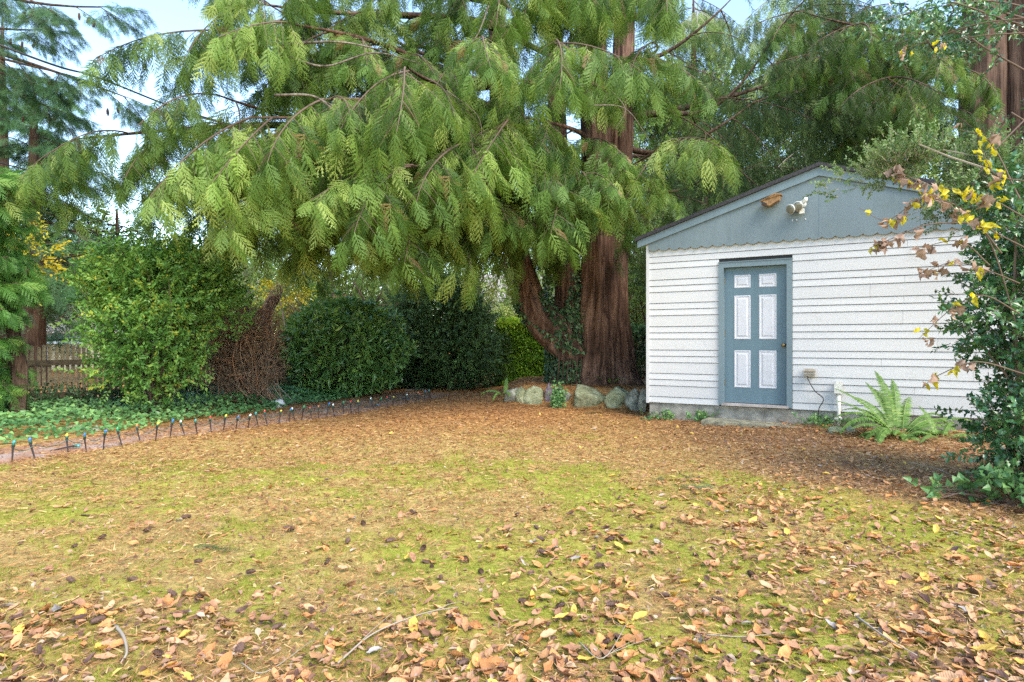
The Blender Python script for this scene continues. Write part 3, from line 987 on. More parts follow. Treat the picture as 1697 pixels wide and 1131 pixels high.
firS = [bough_mesh('fir_bough', 2.2, FM, FIRS, 33, 10, .32, .26, .17, .55, .0, .25, tmean=.5),
        bough_mesh('fir_bough', 1.6, FM, FIRS, 34, 8, .36, .26, .17, .6, .0, .35, tmean=.3)]
arbB = [bough_mesh('arborvitae_bough', 1.1, AM, CED, 41, 12, .5, .28, .10, .35, .15, .35, tmean=.55),
        bough_mesh('arborvitae_bough', 1.3, AM, CED, 42, 13, .45, .28, .10, .5, .1, .4, tmean=.45)]
lightB = [bough_mesh('conifer_bough', 2.4, LM, CEDS, 51, 13, .42, .42, .19, .8, .05, .45, tmean=.5),
          bough_mesh('conifer_bough', 2.0, LM, CEDS, 52, 12, .45, .42, .19, .9, .05, .6, tmean=.65)]

# ------------------------------------------------------------------ the big cedar
TB = at(1003, 0, 13.3); TB.z = .30
cedar = thing('cedar_tree', TB, 'huge old western red cedar with several reddish trunks and drooping green sprays', 'tree')


def flute(k1, a1, k2, a2, s, flare=.0, lobes=5):
    def f(t, a):
        tw = t * 1.2
        fl = flare * np.clip(1 - t * 6, 0, 1) ** 2
        return 1 + a1 * np.cos(k1 * (a + tw) + s) + a2 * np.cos(k2 * (a - tw * .5) + s * 2.1 + 3 * np.sin(t * 9)) + fl * (1 + .8 * np.cos(lobes * a + s)) \
            + .06 * (vnoise(a * 5 + s, t * 18, int(s * 10)) - .5) + .055 * (vnoise(a * 11 + s, t * 9, int(s * 10) + 3) - .5) + .035 * (vnoise(a * 24 + s, t * 22, int(s * 10) + 5) - .5)
    return f


def trunk(pts, rad, name='trunk', mat='bark_cedar', root=None, sides=110, fl=None, n=14):
    path = bez(pts, n)
    r = np.interp(np.linspace(0, 1, len(path)), np.linspace(0, 1, len(rad)), rad)
    V, T = tube(path, r, sides, fl or flute(7, .05, 13, .03, 1.3))
    return part(name, Acc().add(V, T, 0, .5, True), M[mat], root or cedar)


A0 = np.array([at(985, 0, 13.1).x, 13.1, .15])
T1 = [(1.72, 13.0, .0), (1.80, 13.05, .9), (1.78, 13.1, 2.0), (1.80, 13.1, 3.4), (1.75, 13.1, 5.0), (1.68, 13.1, 7.0), (1.6, 13.1, 10.5)]
trunk(T1, [.50, .43, .40, .33, .30, .27, .20], fl=flute(6, .07, 13, .035, .7, .45, 4), n=16)
T2 = [(2.22, 13.15, .0), (2.16, 13.2, .9), (2.10, 13.25, 2.0), (2.16, 13.25, 3.4), (2.26, 13.25, 5.0), (2.34, 13.3, 7.0), (2.4, 13.3, 10.5)]
trunk(T2, [.46, .37, .31, .27, .25, .22, .17], fl=flute(7, .06, 15, .03, 2.4, .4, 5), n=16)
T3 = [(1.30, 13.35, .0), (1.28, 13.35, 1.1), (1.22, 13.4, 2.2), (1.12, 13.45, 3.5), (1.0, 13.6, 5.2), (.9, 13.8, 8.5)]
trunk(T3, [.52, .44, .30, .24, .2, .16], fl=flute(5, .06, 11, .04, 3.4, .3, 5))
# the bent stem leaving to the left and rising
T4 = [(1.35, 13.15, .95), (.95, 13.05, 1.35), (.55, 12.95, 1.75), (.32, 12.95, 2.35), (.12, 13.0, 3.1), (-.10, 13.0, 4.1), (-.22, 13.0, 5.4), (-.3, 13.1, 7.4), (-.35, 13.1, 10.2)]
trunk(T4, [.40, .36, .32, .26, .22, .20, .19, .18, .14], fl=flute(6, .05, 12, .04, 5.1))
for pts, r_ in (([(2.3, 13, .5), (2.62, 12.85, .22), (2.8, 12.8, .02)], .2), ([(1.6, 12.8, .5), (1.42, 12.45, .2), (1.35, 12.3, .1)], .17)):
    V, T = tube(bez(pts, 6), np.linspace(r_, r_ * .5, 13), 12); part('root', Acc().add(V, T, 0, .5, True), M['bark_cedar'], cedar)

def tp(Tr, z):
    a = np.array(Tr); return np.array([np.interp(z, a[:, 2], a[:, 0]), np.interp(z, a[:, 2], a[:, 1]), z])


limbs = [  # start stem, start height, end (px, py, Y), sag, bough kind
    (T4, 6.6, (345, 50, 9.6), -.3, 'f'), (T4, 5.4, (365, 150, 9.2), -.2, 'f'), (T4, 5.0, (130, 222, 9.6), .3, 't'),
    (T4, 4.6, (345, 262, 9.8), .1, 'f'), (T4, 4.9, (430, 190, 8.6), .2, 'f'), (T4, 4.5, (500, 255, 9.0), .2, 'f'),
    (T4, 5.2, (560, 160, 8.2), .3, 'f'), (T4, 4.2, (640, 280, 8.6), .2, 'f'), (T4, 4.0, (560, 300, 10.2), .1, 'f'),
    (T4, 5.4, (700, 110, 8.2), .2, 'f'), (T4, 4.4, (740, 240, 8.8), .2, 'f'), (T4, 3.9, (690, 330, 10.2), .1, 'f'),
    (T4, 5.6, (800, 60, 8.8), .2, 'f'), (T4, 4.4, (820, 200, 9.6), .2, 'f'), (T4, 3.7, (800, 320, 10.8), .0, 'f'),
    (T1, 6.0, (900, 70, 9.4), .2, 'f'), (T1, 4.9, (880, 190, 9.8), .1, 'f'), (T1, 4.2, (930, 290, 10.6), .1, 'f'),
    (T2, 4.0, (1075, 235, 10.9), .0, 'f'),
    (T4, 3.6, (430, 350, 11.4), .1, 'f'), (T4, 4.3, (340, 300, 11.0), .0, 'f'), (T4, 6.6, (455, 40, 8.8), .0, 'f'),
    (T4, 7.6, (430, 0, 9.4), .1, 'f'), (T4, 8.2, (520, -70, 9.2), .1, 'f'), (T4, 7.6, (640, 5, 11.8), -.6, 'd'),
    (T4, 8.6, (820, -70, 9.6), .2, 'f'), (T1, 8.0, (930, -60, 10.2), .1, 'f'), (T2, 8.0, (1040, -50, 10.6), .1, 'f'), (T2, 6.6, (1075, 70, 11.2), .1, 'f'),
    # sparse limbs seen against the light; their darkness is put into the colours
    (T4, 6.2, (480, 40, 12.5), -.9, 'd'), (T4, 5.6, (520, 95, 12.2), -.8, 'd'), (T4, 7.0, (600, 20, 13.5), -.5, 'd'),
    (T2, 6.6, (1290, 45, 12.6), -1.1, 'd'), (T2, 5.4, (1240, 180, 12.8), -.4, 'd'), (T2, 7.2, (1200, 10, 13.8), -.3, 'd'),
    (T2, 4.4, (1180, 290, 13.6), -.2, 'd'), (T2, 6.0, (1330, 110, 14.5), -.3, 'd'), (T2, 5.0, (1120, 270, 14.5), .2, 'd'),
    (T1, 6.8, (740, 20, 15.0), .0, 'd'), (T2, 3.6, (1110, 385, 13.0), .0, 'd'), (T1, 3.6, (880, 325, 11.4), .0, 'f'), (T2, 3.5, (985, 285, 11.6), .0, 's2'),
]
rl = random.Random(5)
nb_ = 0
for (Tr, z0, (px_, py_, Yd), sag, kind) in limbs:
    p0 = tp(Tr, z0); p1 = np.array(at(px_, py_, Yd))
    ln = np.linalg.norm(p1 - p0)
    s = np.linspace(0, 1, 22)[:, None]
    side = nrm(np.cross(p1 - p0, [0, 0, 1.]))
    path = p0 + (p1 - p0) * s + np.array([0, 0, 1.]) * (sag * 4 * s * (1 - s)) + side * (.28 * np.sin(s * 5 + z0 * 3))
    r0 = .032 + .012 * ln if kind != 'd' else .045 + .009 * ln
    V, T = tube(path, np.linspace(r0, .012, 22), 9, flute(3, .05, 5, .05, z0), cap=False)
    lo = part('limb', Acc().add(V, T, 0, .5, True), M['bark_dark' if kind == 'd' else 'bark_cedar'], cedar)  # limbs against the light take a darker bark colour for their shade
    tg = nrm(np.gradient(path, axis=0))
    # bare thin dead twigs on the limb
    n = max(2, int(ln / (.66 if kind == 'd' else .62)))
    fr = {'f': .22, 't': .42, 's2': .5, 'd': .18}[kind]
    for q in range(n):
        t = fr + (1 - fr) * (q + .6) / n
        i = int(t * 21)
        d = tg[i]
        sg = 1 if q % 2 else -1
        a = rl.uniform(.5, 1.2) * sg
        hd = np.array([d[0], d[1], 0]); hd = hd / np.linalg.norm(hd)
        dd = np.array([hd[0] * math.cos(a) - hd[1] * math.sin(a), hd[0] * math.sin(a) + hd[1] * math.cos(a), rl.uniform(-.75, -.15)])
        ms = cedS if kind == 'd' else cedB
        place(rl.choice(ms), lo, path[i], dd, rl.uniform(.8, 1.1) * (1. if t < .8 else .85), rl.uniform(-.3, .3)); nb_ += 1
    dd = tg[-1].copy(); dd[2] -= .35
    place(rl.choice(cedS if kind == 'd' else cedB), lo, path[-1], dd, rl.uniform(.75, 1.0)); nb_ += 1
# bare grey twigs in front of the crown
for (pts, r_) in (
    ([(455, 75, 9.0), (560, 70, 8.9), (640, 85, 9.2)], .022), ([(480, 95, 8.6), (540, 110, 8.6), (620, 88, 8.8), (695, 105, 9.2)], .018),
    ([(455, 158, 8.0), (520, 160, 8.0), (560, 190, 8.0), (590, 215, 8.2)], .018), ([(520, 160, 8.0), (600, 195, 8.0), (690, 205, 8.0)], .008),
    ([(400, 100, 8.6), (430, 60, 8.6), (440, 20, 8.8)], .010), ([(975, 175, 10.2), (1035, 180, 10.2), (1075, 230, 10.2)], .012),
    ([(740, 150, 8.2), (790, 190, 8.2), (800, 230, 8.3)], .007), ([(990, 130, 10.2), (1035, 178, 10.2), (1020, 215, 10.2)], .012),
    ([(820, 290, 9.5), (880, 300, 9.5), (915, 340, 9.6)], .01), ([(810, 10, 8.6), (790, 60, 8.6), (760, 90, 8.7)], .01),
    ([(250, 190, 9.4), (330, 195, 9.2), (400, 215, 9.2)], .016), ([(330, 195, 9.2), (370, 240, 9.2), (372, 290, 9.2)], .006)):
    V, T = tube(bez([at(*p) for p in pts], 7), np.linspace(r_, r_ * .35, 7 * (len(pts) - 1) + 1), 6)
    part('dead_branch', Acc().add(V, T, 0, .5, True), M['bark_grey'], cedar)
print('cedar boughs', nb_)

# ivy up the left side of the cedar
ac = Acc()
g = np.random.default_rng(3)
for Tr, r_, z0, z1, n in ((T3, .50, .25, 3.1, 3600), (T4, .36, 1.0, 3.4, 2000)):
    z = g.uniform(z0, z1, n) ; z = z0 + (z - z0) * g.uniform(.5, 1, n) if Tr is T3 else z
    a = g.uniform(math.pi * .85, math.pi * 1.98, n)
    base = np.stack([np.interp(z, [p[2] for p in Tr], [p[0] for p in Tr]), np.interp(z, [p[2] for p in Tr], [p[1] for p in Tr]), z], -1)
    if Tr is T4:
        keep = vnoise(a * 1.3, z * 1.6, 8) > .50; 
    else:
        keep = (vnoise(a * 1.2, z * 1.3, 9) > .32) | (z < 1.4)
    base = base[keep]; a = a[keep]
    rr = r_ * (1 - .2 * (base[:, 2] / 3)) + g.uniform(0, .12, len(a))
    out = np.stack([np.cos(a), np.sin(a), np.zeros(len(a))], -1)
    P = base + out * rr[:, None]
    Dv = out * .4 + np.array([0, 0, -.8]) + g.normal(size=P.shape) * .5
    V, T, k = leaves(P, Dv, out + g.normal(size=P.shape) * .4, g.uniform(.05, .10, len(P)), g.uniform(.05, .09, len(P)), IVYL)
    ac.add(V, T, 0, np.repeat(g.uniform(0, 1, len(P)), k))
iv = thing('climbing_ivy', (1.25, 12.8, .3), 'dark ivy climbing the left stems of the big cedar', 'ivy')
part('leaves', ac, M['ivy_dark'], iv, kind='stuff')
sa = Acc()
for q in range(9):
    x = .9 + q * .09
    V, T = tube(bez([(x, 12.72 + .05 * abs(q - 4), .2), (x + .05, 12.78, .9), (x - .04, 12.85, 1.7)], 6), .014, 5); sa.add(V, T)
part('stem', sa, M['bark_dark'], iv)

# ------------------------------------------------------------------ other conifers
def conifer(name, base, H, r0, boughs, label, cat='tree', z0=1.0, rmax=3., count=60, bark='bark_dark', seed=1, azr=(0, 2 * math.pi), group=None, pitch=-.15, taper=.9, lean=(0, 0), leafless=0.):
    g = random.Random(seed)
    root = thing(name, base, label, cat, group)
    pts = [(base[0] + lean[0] * t, base[1] + lean[1] * t, base[2] - .2 + (H + .2) * t) for t in np.linspace(0, 1, 6)]
    trunk(pts, [r0 * 1.25, r0, r0 * .85, r0 * .65, r0 * .4, r0 * .08], mat=bark, root=root, sides=24, fl=flute(5, .06, 9, .04, seed, .3), n=5)
    for q in range(count):
        t = (q + g.random()) / count
        z = z0 + (H - z0) * t
        rad = rmax * (1 - taper * t) * g.uniform(.75, 1.1)
        a = g.uniform(*azr)
        me = g.choice(boughs)
        p = Vector((base[0] + lean[0] * z / H, base[1] + lean[1] * z / H, base[2] + z))
        place(me, root, p, (math.cos(a), math.sin(a), pitch + g.uniform(-.15, .1)), max(.25, rad / me['L']), g.uniform(-.2, .2))
    return root


# tall dark fir, left, behind the fence
conifer('fir_tree', (-13.2, 17.5, 0), 8.6, .26, firB, 'dark green fir behind the fence at the far left', z0=3.1, rmax=3.2, count=62, seed=3, taper=.6)
conifer('fir_tree', (-18.5, 23, 0), 13, .3, firB, 'tall dark fir furthest left, behind the other dark fir', z0=2.5, rmax=4.6, count=60, seed=8)
# fir whose trunk is outside the frame, its sparse coned branches hang in at the top left
rt = thing('fir_tree', (-11.5, 10.6, 0), 'fir with sparse dark coned branches hanging into the top left corner', 'tree')
trunk([(-11.5, 10.6, -.2), (-11.5, 10.6, 4), (-11.4, 10.6, 8), (-11.3, 10.6, 12)], [.34, .3, .24, .14], mat='bark_dark', root=rt, sides=24)
g = random.Random(4)
cone_pts = []
for (z0, end, sag) in ((8.4, (165, 12, 8.8), -.4), (7.6, (60, 50, 9.2), -.3), (7.0, (95, 120, 9.4), -.1), (6.8, (205, 160, 10.0), .1), (5.8, (75, 175, 10.0), .2), (8.8, (60, 5, 8.6), 0), (5.2, (30, 130, 9.6), .4)):
    p0 = np.array([-11.4, 10.6, z0]); p1 = np.array(at(*end))
    s = np.linspace(0, 1, 14)[:, None]
    path = p0 + (p1 - p0) * s + np.array([0, 0, 1.]) * sag * 4 * s * (1 - s)
    V, T = tube(path, np.linspace(.06, .010, 14), 7, cap=False)
    lo = part('limb', Acc().add(V, T, 0, .5, True), M['bark_dark'], rt)
    tg = nrm(np.gradient(path, axis=0))
    for q in range(12):
        i = min(13, 3 + q)
        a = g.uniform(.35, .9) * (1 if q % 2 else -1); d = tg[i]
        dd = (d[0] * math.cos(a) - d[1] * math.sin(a), d[0] * math.sin(a) + d[1] * math.cos(a), d[2] - g.uniform(.2, .7))
        place(g.choice(firB), lo, path[i], dd, g.uniform(.26, .42), g.uniform(-.3, .3))
    place(firB[0], lo, path[-1], tg[-1], .35)
    cone_pts += [path[-1] + np.array([g.uniform(-.35, .1), g.uniform(-.1, .1), g.uniform(-.22, -.08)]) for _ in range(3)]


def cone_mesh(L=.09, r=.02, mats=None, open_=1.):
    """cone of overlapping scales, along +X"""
    acc = Acc()
    V, T = tube([(0, 0, 0), (L * .5, 0, 0), (L, 0, 0)], [r * .5, r * .8, r * .15], 6); acc.add(V, T, 0, .3)
    nr = 7
    for i in range(nr):
        t = (i + .3) / nr; rr = r * math.sin(math.pi * (.12 + .8 * t)) ** .7
        a = np.linspace(0, 2 * np.pi, 8, endpoint=False) + i * .4
        out = np.stack([np.zeros(8), np.cos(a), np.sin(a)], -1)
        P = np.stack([np.full(8, t * L), rr * .5 * np.cos(a), rr * .5 * np.sin(a)], -1)
        V, T, k = leaves(P, out * open_ + np.array([.75, 0, 0]), out * .6 - np.array([.8, 0, 0]), L * .18, r * .62, [(.6, 1.0)], fold=-.3)
        acc.add(V, T, 0, .5)
    return acc.mesh('cone', [M['cone']] if mats is None else mats)


M['cone'] = plain('cone_scales', (.12, .065, .045), .8, var=.4, vscale=60)
cone_small = cone_mesh(.09, .022)
for p in cone_pts:
    place(cone_small, rt, p, (g.uniform(-.3, .3), g.uniform(-.3, .3), -1), 1., 0, 'fir_cone')

# bright arborvitae at the left edge
ab = thing('arborvitae', (-8.75, 9.3, 0), 'bright green arborvitae with fan sprays filling the left edge', 'tree')
trunk([(-8.75, 9.3, -.1), (-8.7, 9.3, 2), (-8.7, 9.3, 4.2)], [.12, .09, .03], mat='bark_dark', root=ab, sides=14)
g = random.Random(12)
for q in range(105):
    z = .55 + 3.3 * (q / 105) + g.uniform(-.05, .05)
    a = g.uniform(-2.3, .9)
    rad = (1.62 - .10 * z) * g.uniform(.8, 1.08) * (.78 if z < 1.5 else 1)
    me = g.choice(arbB)
    p = Vector((-8.72, 9.3, z - .1))
    place(me, ab, p + Vector((math.cos(a), math.sin(a), 0)) * rad * .25, (math.cos(a), math.sin(a), .25 + g.uniform(-.3, .25)), rad * .72 / me['L'], g.uniform(-.4, .4))

# pale conifers behind, between the fir and the cedar
conifer('pale_conifer', (-9.6, 25, 0), 10.2, .2, lightB, 'pale green weeping conifer behind the cedar, at left', z0=2.0, rmax=3.0, count=50, seed=21, bark='bark_grey', pitch=-.3)
conifer('pale_conifer', (-13.4, 30, 0), 8.6, .2, lightB, 'smaller pale conifer seen over the tall green shrub', z0=1.6, rmax=3.2, count=45, seed=22, bark='bark_grey', pitch=-.3)
conifer('pale_conifer', (-5.2, 27, 0), 9.2, .2, lightB, 'pale conifer glimpsed under the cedar boughs near the centre left', z0=1.5, rmax=3.0, count=45, seed=23, bark='bark_grey', pitch=-.3)
conifer('cedar_tree', (6.3, 22, 0), 13.5, .25, lightB + cedS, 'backlit light green cedar between the big cedar and the shed roof', z0=1.5, rmax=4.2, count=90, seed=24, bark='bark_dark', pitch=-.35, taper=.5)

# ------------------------------------------------------------------ double trunk behind the shed, at right
rt = thing('fir_tree', (10.9, 14.2, 0), 'massive brown double trunk rising behind the right side of the shed', 'tree')
trunk([(9.95, 13.3, -.1), (9.9, 13.3, 3), (9.88, 13.3, 7), (9.95, 13.3, 12)], [.52, .42, .38, .3], mat='bark_brown', root=rt, sides=40, fl=flute(9, .05, 17, .04, 1.1))
trunk([(10.72, 13.2, -.1), (10.68, 13.2, 3), (10.7, 13.2, 7), (10.75, 13.2, 12)], [.62, .5, .46, .36], mat='bark_brown', root=rt, sides=40, fl=flute(9, .05, 17, .04, 2.1))
g = random.Random(9)
for (z0, end, n, src) in ((7.2, (1430, 40, 11.5), 8, 0), (6.4, (1380, 90, 12), 9, 0), (5.8, (1470, 130, 11.0), 8, 0), (5.2, (1440, 170, 12.5), 7, 0), (6.6, (1530, 60, 11.5), 5, 0), (4.6, (1500, 190, 13), 5, 0), (7.8, (1330, 20, 13), 8, 0), (7.6, (1500, 10, 12), 7, 0)):
    p0 = np.array([9.9 if not src else 10.7, 13.3, z0]); p1 = np.array(at(*end))
    s = np.linspace(0, 1, 14)[:, None]
    path = p0 + (p1 - p0) * s - np.array([0, 0, 1.]) * .3 * 4 * s * (1 - s) * g.uniform(0, 1)
    V, T = tube(path, np.linspace(.07, .012, 14), 7, cap=False)
    lo = part('limb', Acc().add(V, T, 0, .5, True), M['bark_dark'], rt)
    tg = nrm(np.gradient(path, axis=0))
    for q in range(n):
        i = min(13, 6 + int(q * 8 / n)); a = g.uniform(.4, 1.1) * (1 if q % 2 else -1); d = tg[i]
        dd = (d[0] * math.cos(a) - d[1] * math.sin(a), d[0] * math.sin(a) + d[1] * math.cos(a), d[2] - g.uniform(.3, .8))
        place(g.choice(cedB[1:2] + cedS + cedB[3:4]), lo, path[i], dd, g.uniform(.6, .95), g.uniform(-.3, .3))
    place(cedS[0], lo, path[-1], tg[-1] - np.array([0, 0, .4]), .8)

# ------------------------------------------------------------------ broadleaf trees and shrubs
def leafy(name, base, label, cat, blobs, leaf, wid, mat, k=9, tw=.22, n=2500, prof=FLAT, stems=(), seed=1, group=None, mats2='bark_dark', upd=.3, shell=.55, rough=.35, mixm=None, tint=(0, 1), outw=1., twig_r=.003, nstem=110, drop=None):
    """plant whose crown fills the ellipsoids 'blobs' = (centre, radii, weight), made of leafy twigs"""
    g = np.random.default_rng(seed)
    root = thing(name, base, label, cat, group)
    acc = Acc()
    tot = sum(b[2] for b in blobs)
    tips = []
    for (c_, r_, w_) in blobs:
        c_ = np.array(c_); r_ = np.array(r_)
        m = int(n * w_ / tot)
        u = rdir(m, rng=g)
        lat = vnoise(np.arctan2(u[:, 1], u[:, 0]) * 2.2 + seed, u[:, 2] * 3.2, seed) - .5
        lat2 = vnoise(np.arctan2(u[:, 1], u[:, 0]) * 6 + seed, u[:, 2] * 8, seed + 5) - .5
        rr = (shell + (1 - shell) * g.random(m) ** .6) * (1 + rough * lat * 1.6 + rough * lat2 * .9)
        P = c_ + u * r_ * rr[:, None]
        if drop is not None:
            kp = vnoise(P[:, 0] * drop[0] + seed, P[:, 2] * drop[0] + P[:, 1] * .7, seed + 2) > drop[1]
            P = P[kp]; u = u[kp]; m = len(P)
        keep = P[:, 2] > base[2] + .02
        P = P[keep]; u = u[keep]; m = len(P)
        Dv = u * outw + np.array([0, 0, upd]) + g.normal(size=(m, 3)) * .35
        tv = np.clip(g.uniform(tint[0], tint[1], m) * .7 + .3 * vnoise(P[:, 0] * 2.5, P[:, 2] * 2.5 + P[:, 1], seed + 3), 0, 1)
        sprigs(acc, P, Dv, tw * g.uniform(.6, 1.2, m), k, leaf, wid, prof, 0, 1, tintv=tv, rng=g, twig_r=twig_r)
        sel = g.choice(m, min(m, max(8, m // 60)), replace=False)
        tips += [P[i] for i in sel]
    part('foliage', acc, [M[mat], M[mats2]], root, kind='stuff')
    sa = Acc()
    b0 = np.array(base, float)
    random.Random(seed).shuffle(tips)
    for t_ in tips[:nstem]:
        mid = b0 + (t_ - b0) * .5 + g.normal(size=3) * .12 * np.linalg.norm(t_ - b0) * .5 + np.array([0, 0, .1 * np.linalg.norm(t_ - b0)])
        st_ = b0 + np.array([g.normal() * .08, g.normal() * .08, -.03])
        V, T = tube(bez([st_, mid, t_], 5), np.linspace(.011, .003, 11) * (1 + np.linalg.norm(t_ - b0) * .3), 4, cap=False); sa.add(V, T)
    part('stem', sa, M[mats2], root)
    return root


# large light green shrub in front of the fence, vase shaped
pb = (-6.0, 10.7, .02)
leafy('privet_shrub', pb, 'large vase-shaped bright green shrub standing before the fence at left', 'shrub',
      [((-6.05, 10.7, 2.05), (1.12, .85, .72), 3.4), ((-6.45, 10.6, 2.3), (.66, .55, .6), 1.2), ((-5.45, 10.8, 2.35), (.72, .6, .6), 1.2), ((-5.95, 10.4, 1.25), (.95, .7, .75), 2.1), ((-5.9, 10.5, .85), (.55, .5, .5), .7), ((-5.1, 10.8, 1.85), (.5, .5, .4), .5)],
      .072, .040, 'privet', k=9, tw=.26, n=4300, upd=.55, shell=.35, rough=.5, seed=2, mats2='twig', nstem=45)

# brown, almost leafless shrub with red tips
rb = (-5.0, 12.2, .02)
rr_ = thing('bare_shrub', rb, 'brown tangled nearly leafless shrub with reddish top beside the green shrub', 'shrub')
g = np.random.default_rng(8)
ac = Acc(); sa = Acc()
for q in range(150):
    u = rdir(1, .5, g)[0]
    c_ = np.array([-5.18, 12.1, 1.05]); e = c_ + u * np.array([.80, .55, .85]) * g.uniform(.6, 1)
    m_ = (e + np.array(rb)) / 2 + g.normal(size=3) * .22
    st_ = np.array(rb) + np.array([g.normal() * .3, g.normal() * .15, 0])
    V, T = tube(bez([st_, m_, e, e + g.normal(size=3) * .14 + np.array([0, 0, .05])], 4), np.linspace(.010, .0025, 13), 4, cap=False)
    (sa if q % 9 == 0 else ac).add(V, T, 0, g.random())
for q in range(1900):     # tangle of fine crossing twigs
    c_ = np.array([-5.18, 12.1, 1.12]) + np.clip(rdir(1, rng=g)[0] * 1.35, -1, 1) * np.array([.70, .45, .70]) * g.uniform(.3, 1.0)
    e = c_ + rdir(1, .3, g)[0] * g.uniform(.15, .45)
    V, T = tube(bez([c_, (c_ + e) / 2 + g.normal(size=3) * .06, e], 3), np.linspace(.006, .002, 7), 3, cap=False); ac.add(V, T, 0, g.random())
n = 2600
u = rdir(n, .2, g); P = np.array([-5.18, 12.1, 1.05]) + np.clip(u * 1.3, -1, 1) * np.array([.72, .5, .80]) * g.uniform(.75, 1.02, n)[:, None]
Dv = u + g.normal(size=(n, 3)) * .9
V, T, k = leaves(P, Dv, rdir(n, rng=g), g.uniform(.05, .16, n), g.uniform(.006, .012, n)); ac.add(V, T, 0, np.repeat(g.random(n), k))
part('twigs', ac, M['red_twig'], rr_, kind='stuff'); part('stem', sa, M['twig_pale'], rr_)
n = 1100
u = rdir(n, 1.2, g); u[:, 2] = np.abs(u[:, 2]); P = np.array([-5.15, 12.1, 1.2]) + np.clip(u * 1.25, -1, 1) * np.array([.72, .45, .66]) * g.uniform(.85, 1.03, n)[:, None]
M['red_leaf'] = leafmat('small_red_leaves', [(0, (.10, .03, .02)), (.6, (.26, .07, .04)), (1, (.20, .16, .04))], trans=.3)
V, T, k = leaves(P, rdir(n, rng=g), rdir(n, 1, g), .035, .022); part('leaves', Acc().add(V, T, 0, np.repeat(g.random(n), k)), M['red_leaf'], rr_, kind='stuff')

# rounded glossy rhododendron
leafy('rhododendron', (-3.9, 14.6, .03), 'rounded glossy dark green rhododendron in front of the fence', 'shrub',
      [((-3.9, 14.6, 1.05), (1.50, 1.1, 1.05), 4), ((-3.9, 14.6, 1.35), (1.1, .9, .82), 1.4)], .17, .052, 'rhodo', k=7, tw=.10, n=2300, prof=SIMPLE, upd=.35, shell=.62, rough=.16, seed=4, mats2='twig')
# dark yew-like mass right of it
leafy('evergreen_shrub', (-1.9, 17.0, 0), 'tall very dark evergreen shrub right of the rhododendron', 'shrub',
      [((-2.0, 17.0, 1.35), (1.5, 1.1, 1.35), 4), ((-1.7, 16.9, 2.0), (1.1, .9, .85), 1.6), ((-1.3, 16.4, .95), (.95, .7, .8), 1)], .085, .034, 'yew', k=12, tw=.28, n=6000, upd=.05, shell=.5, rough=.35, seed=5)
# dark undergrowth between fence and dark shrub
leafy('undergrowth_shrub', (-3.3, 17.3, 0), 'low dark leafy undergrowth between the rhododendron and the tall evergreen', 'shrub',
      [((-3.1, 17.3, .6), (1.1, .6, .65), 1)], .07, .03, 'yew', k=9, tw=.2, n=700, seed=15)


def hedge(name, base, lo, hi, label, n, mat, leaf=.06, seed=1):
    g = np.random.default_rng(seed); root = thing(name, base, label, 'hedge')
    lo = np.array(lo); hi = np.array(hi); sz = hi - lo
    P = lo + g.random((n, 3)) * sz
    face = g.choice(4, n, p=[.55, .25, .1, .1])      # front, top, left, right
    dn = g.random(n) ** 2 * .22
    u = np.zeros((n, 3))
    P[face == 0, 1] = lo[1] + dn[face == 0]; u[face == 0, 1] = -1
    P[face == 1, 2] = hi[2] - dn[face == 1]; u[face == 1, 2] = 1
    P[face == 2, 0] = lo[0] + dn[face == 2]; u[face == 2, 0] = -1
    P[face == 3, 0] = hi[0] - dn[face == 3]; u[face == 3, 0] = 1
    P += u * ((fbm(P[:, 0] * 2.2 + P[:, 1], P[:, 2] * 2.2, seed, 3) - .5) * .35)[:, None]
    acc = Acc()
    tv = np.clip(g.random(n) * .5 + .5 * sstep(lo[2] + sz[2] * .80, hi[2], P[:, 2]) * g.uniform(.5, 1.1, n), 0, 1)  # leaves lighten toward the top, sunlight put into the tint
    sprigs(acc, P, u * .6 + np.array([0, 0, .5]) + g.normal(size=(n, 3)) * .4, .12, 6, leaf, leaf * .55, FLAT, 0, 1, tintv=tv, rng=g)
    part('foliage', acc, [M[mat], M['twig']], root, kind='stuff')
    sa = Acc()
    for q in range(26):
        x = g.uniform(lo[0], hi[0]); y = lo[1] + sz[1] * g.uniform(.2, .8)
        V, T = tube(bez([(x, y, lo[2] - .05), (x + g.normal() * .1, y, lo[2] + sz[2] * .5), (x + g.normal() * .25, y, hi[2] - .1)], 4), np.linspace(.02, .006, 9), 5, cap=False); sa.add(V, T)
    part('stem', sa, M['twig'], root)
    return root


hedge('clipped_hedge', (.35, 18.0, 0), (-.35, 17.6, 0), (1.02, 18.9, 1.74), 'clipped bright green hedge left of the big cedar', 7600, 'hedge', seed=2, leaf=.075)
hedge('dark_hedge', (3.6, 15.2, 0), (2.75, 15.0, 0), (4.6, 15.9, 1.5), 'dark hedge between the cedar and the shed corner', 2600, 'yew', seed=3)
leafy('leafy_shrub', (-.55, 17.6, 0), 'shady green shrub against the left end of the clipped hedge', 'shrub', [((-.55, 17.6, .8), (.55, .5, .85), 1)], .07, .035, 'broad_dark', n=600, seed=31)

# ------------------------------------------------------------------ background trees
def broad_tree(base, H, blobs, label, mat, leaf=.10, n=2600, seed=1, bark='bark_grey', tint=(0, 1), r=.12, name='broadleaf_tree', drop=None):
    rt = leafy(name, base, label, 'tree', blobs, leaf, leaf * .55, mat, k=8, tw=.45, n=n, seed=seed, upd=.1, shell=.25, rough=.6, mats2='bark_dark', tint=tint, twig_r=.006, drop=drop)
    trunk([(base[0], base[1], -.1), (base[0] + .1, base[1], H * .4), (base[0] - .1, base[1], H * .8)], [r, r * .8, r * .3], mat=bark, root=rt, sides=12, fl=flute(3, .04, 7, .03, seed))
    return rt


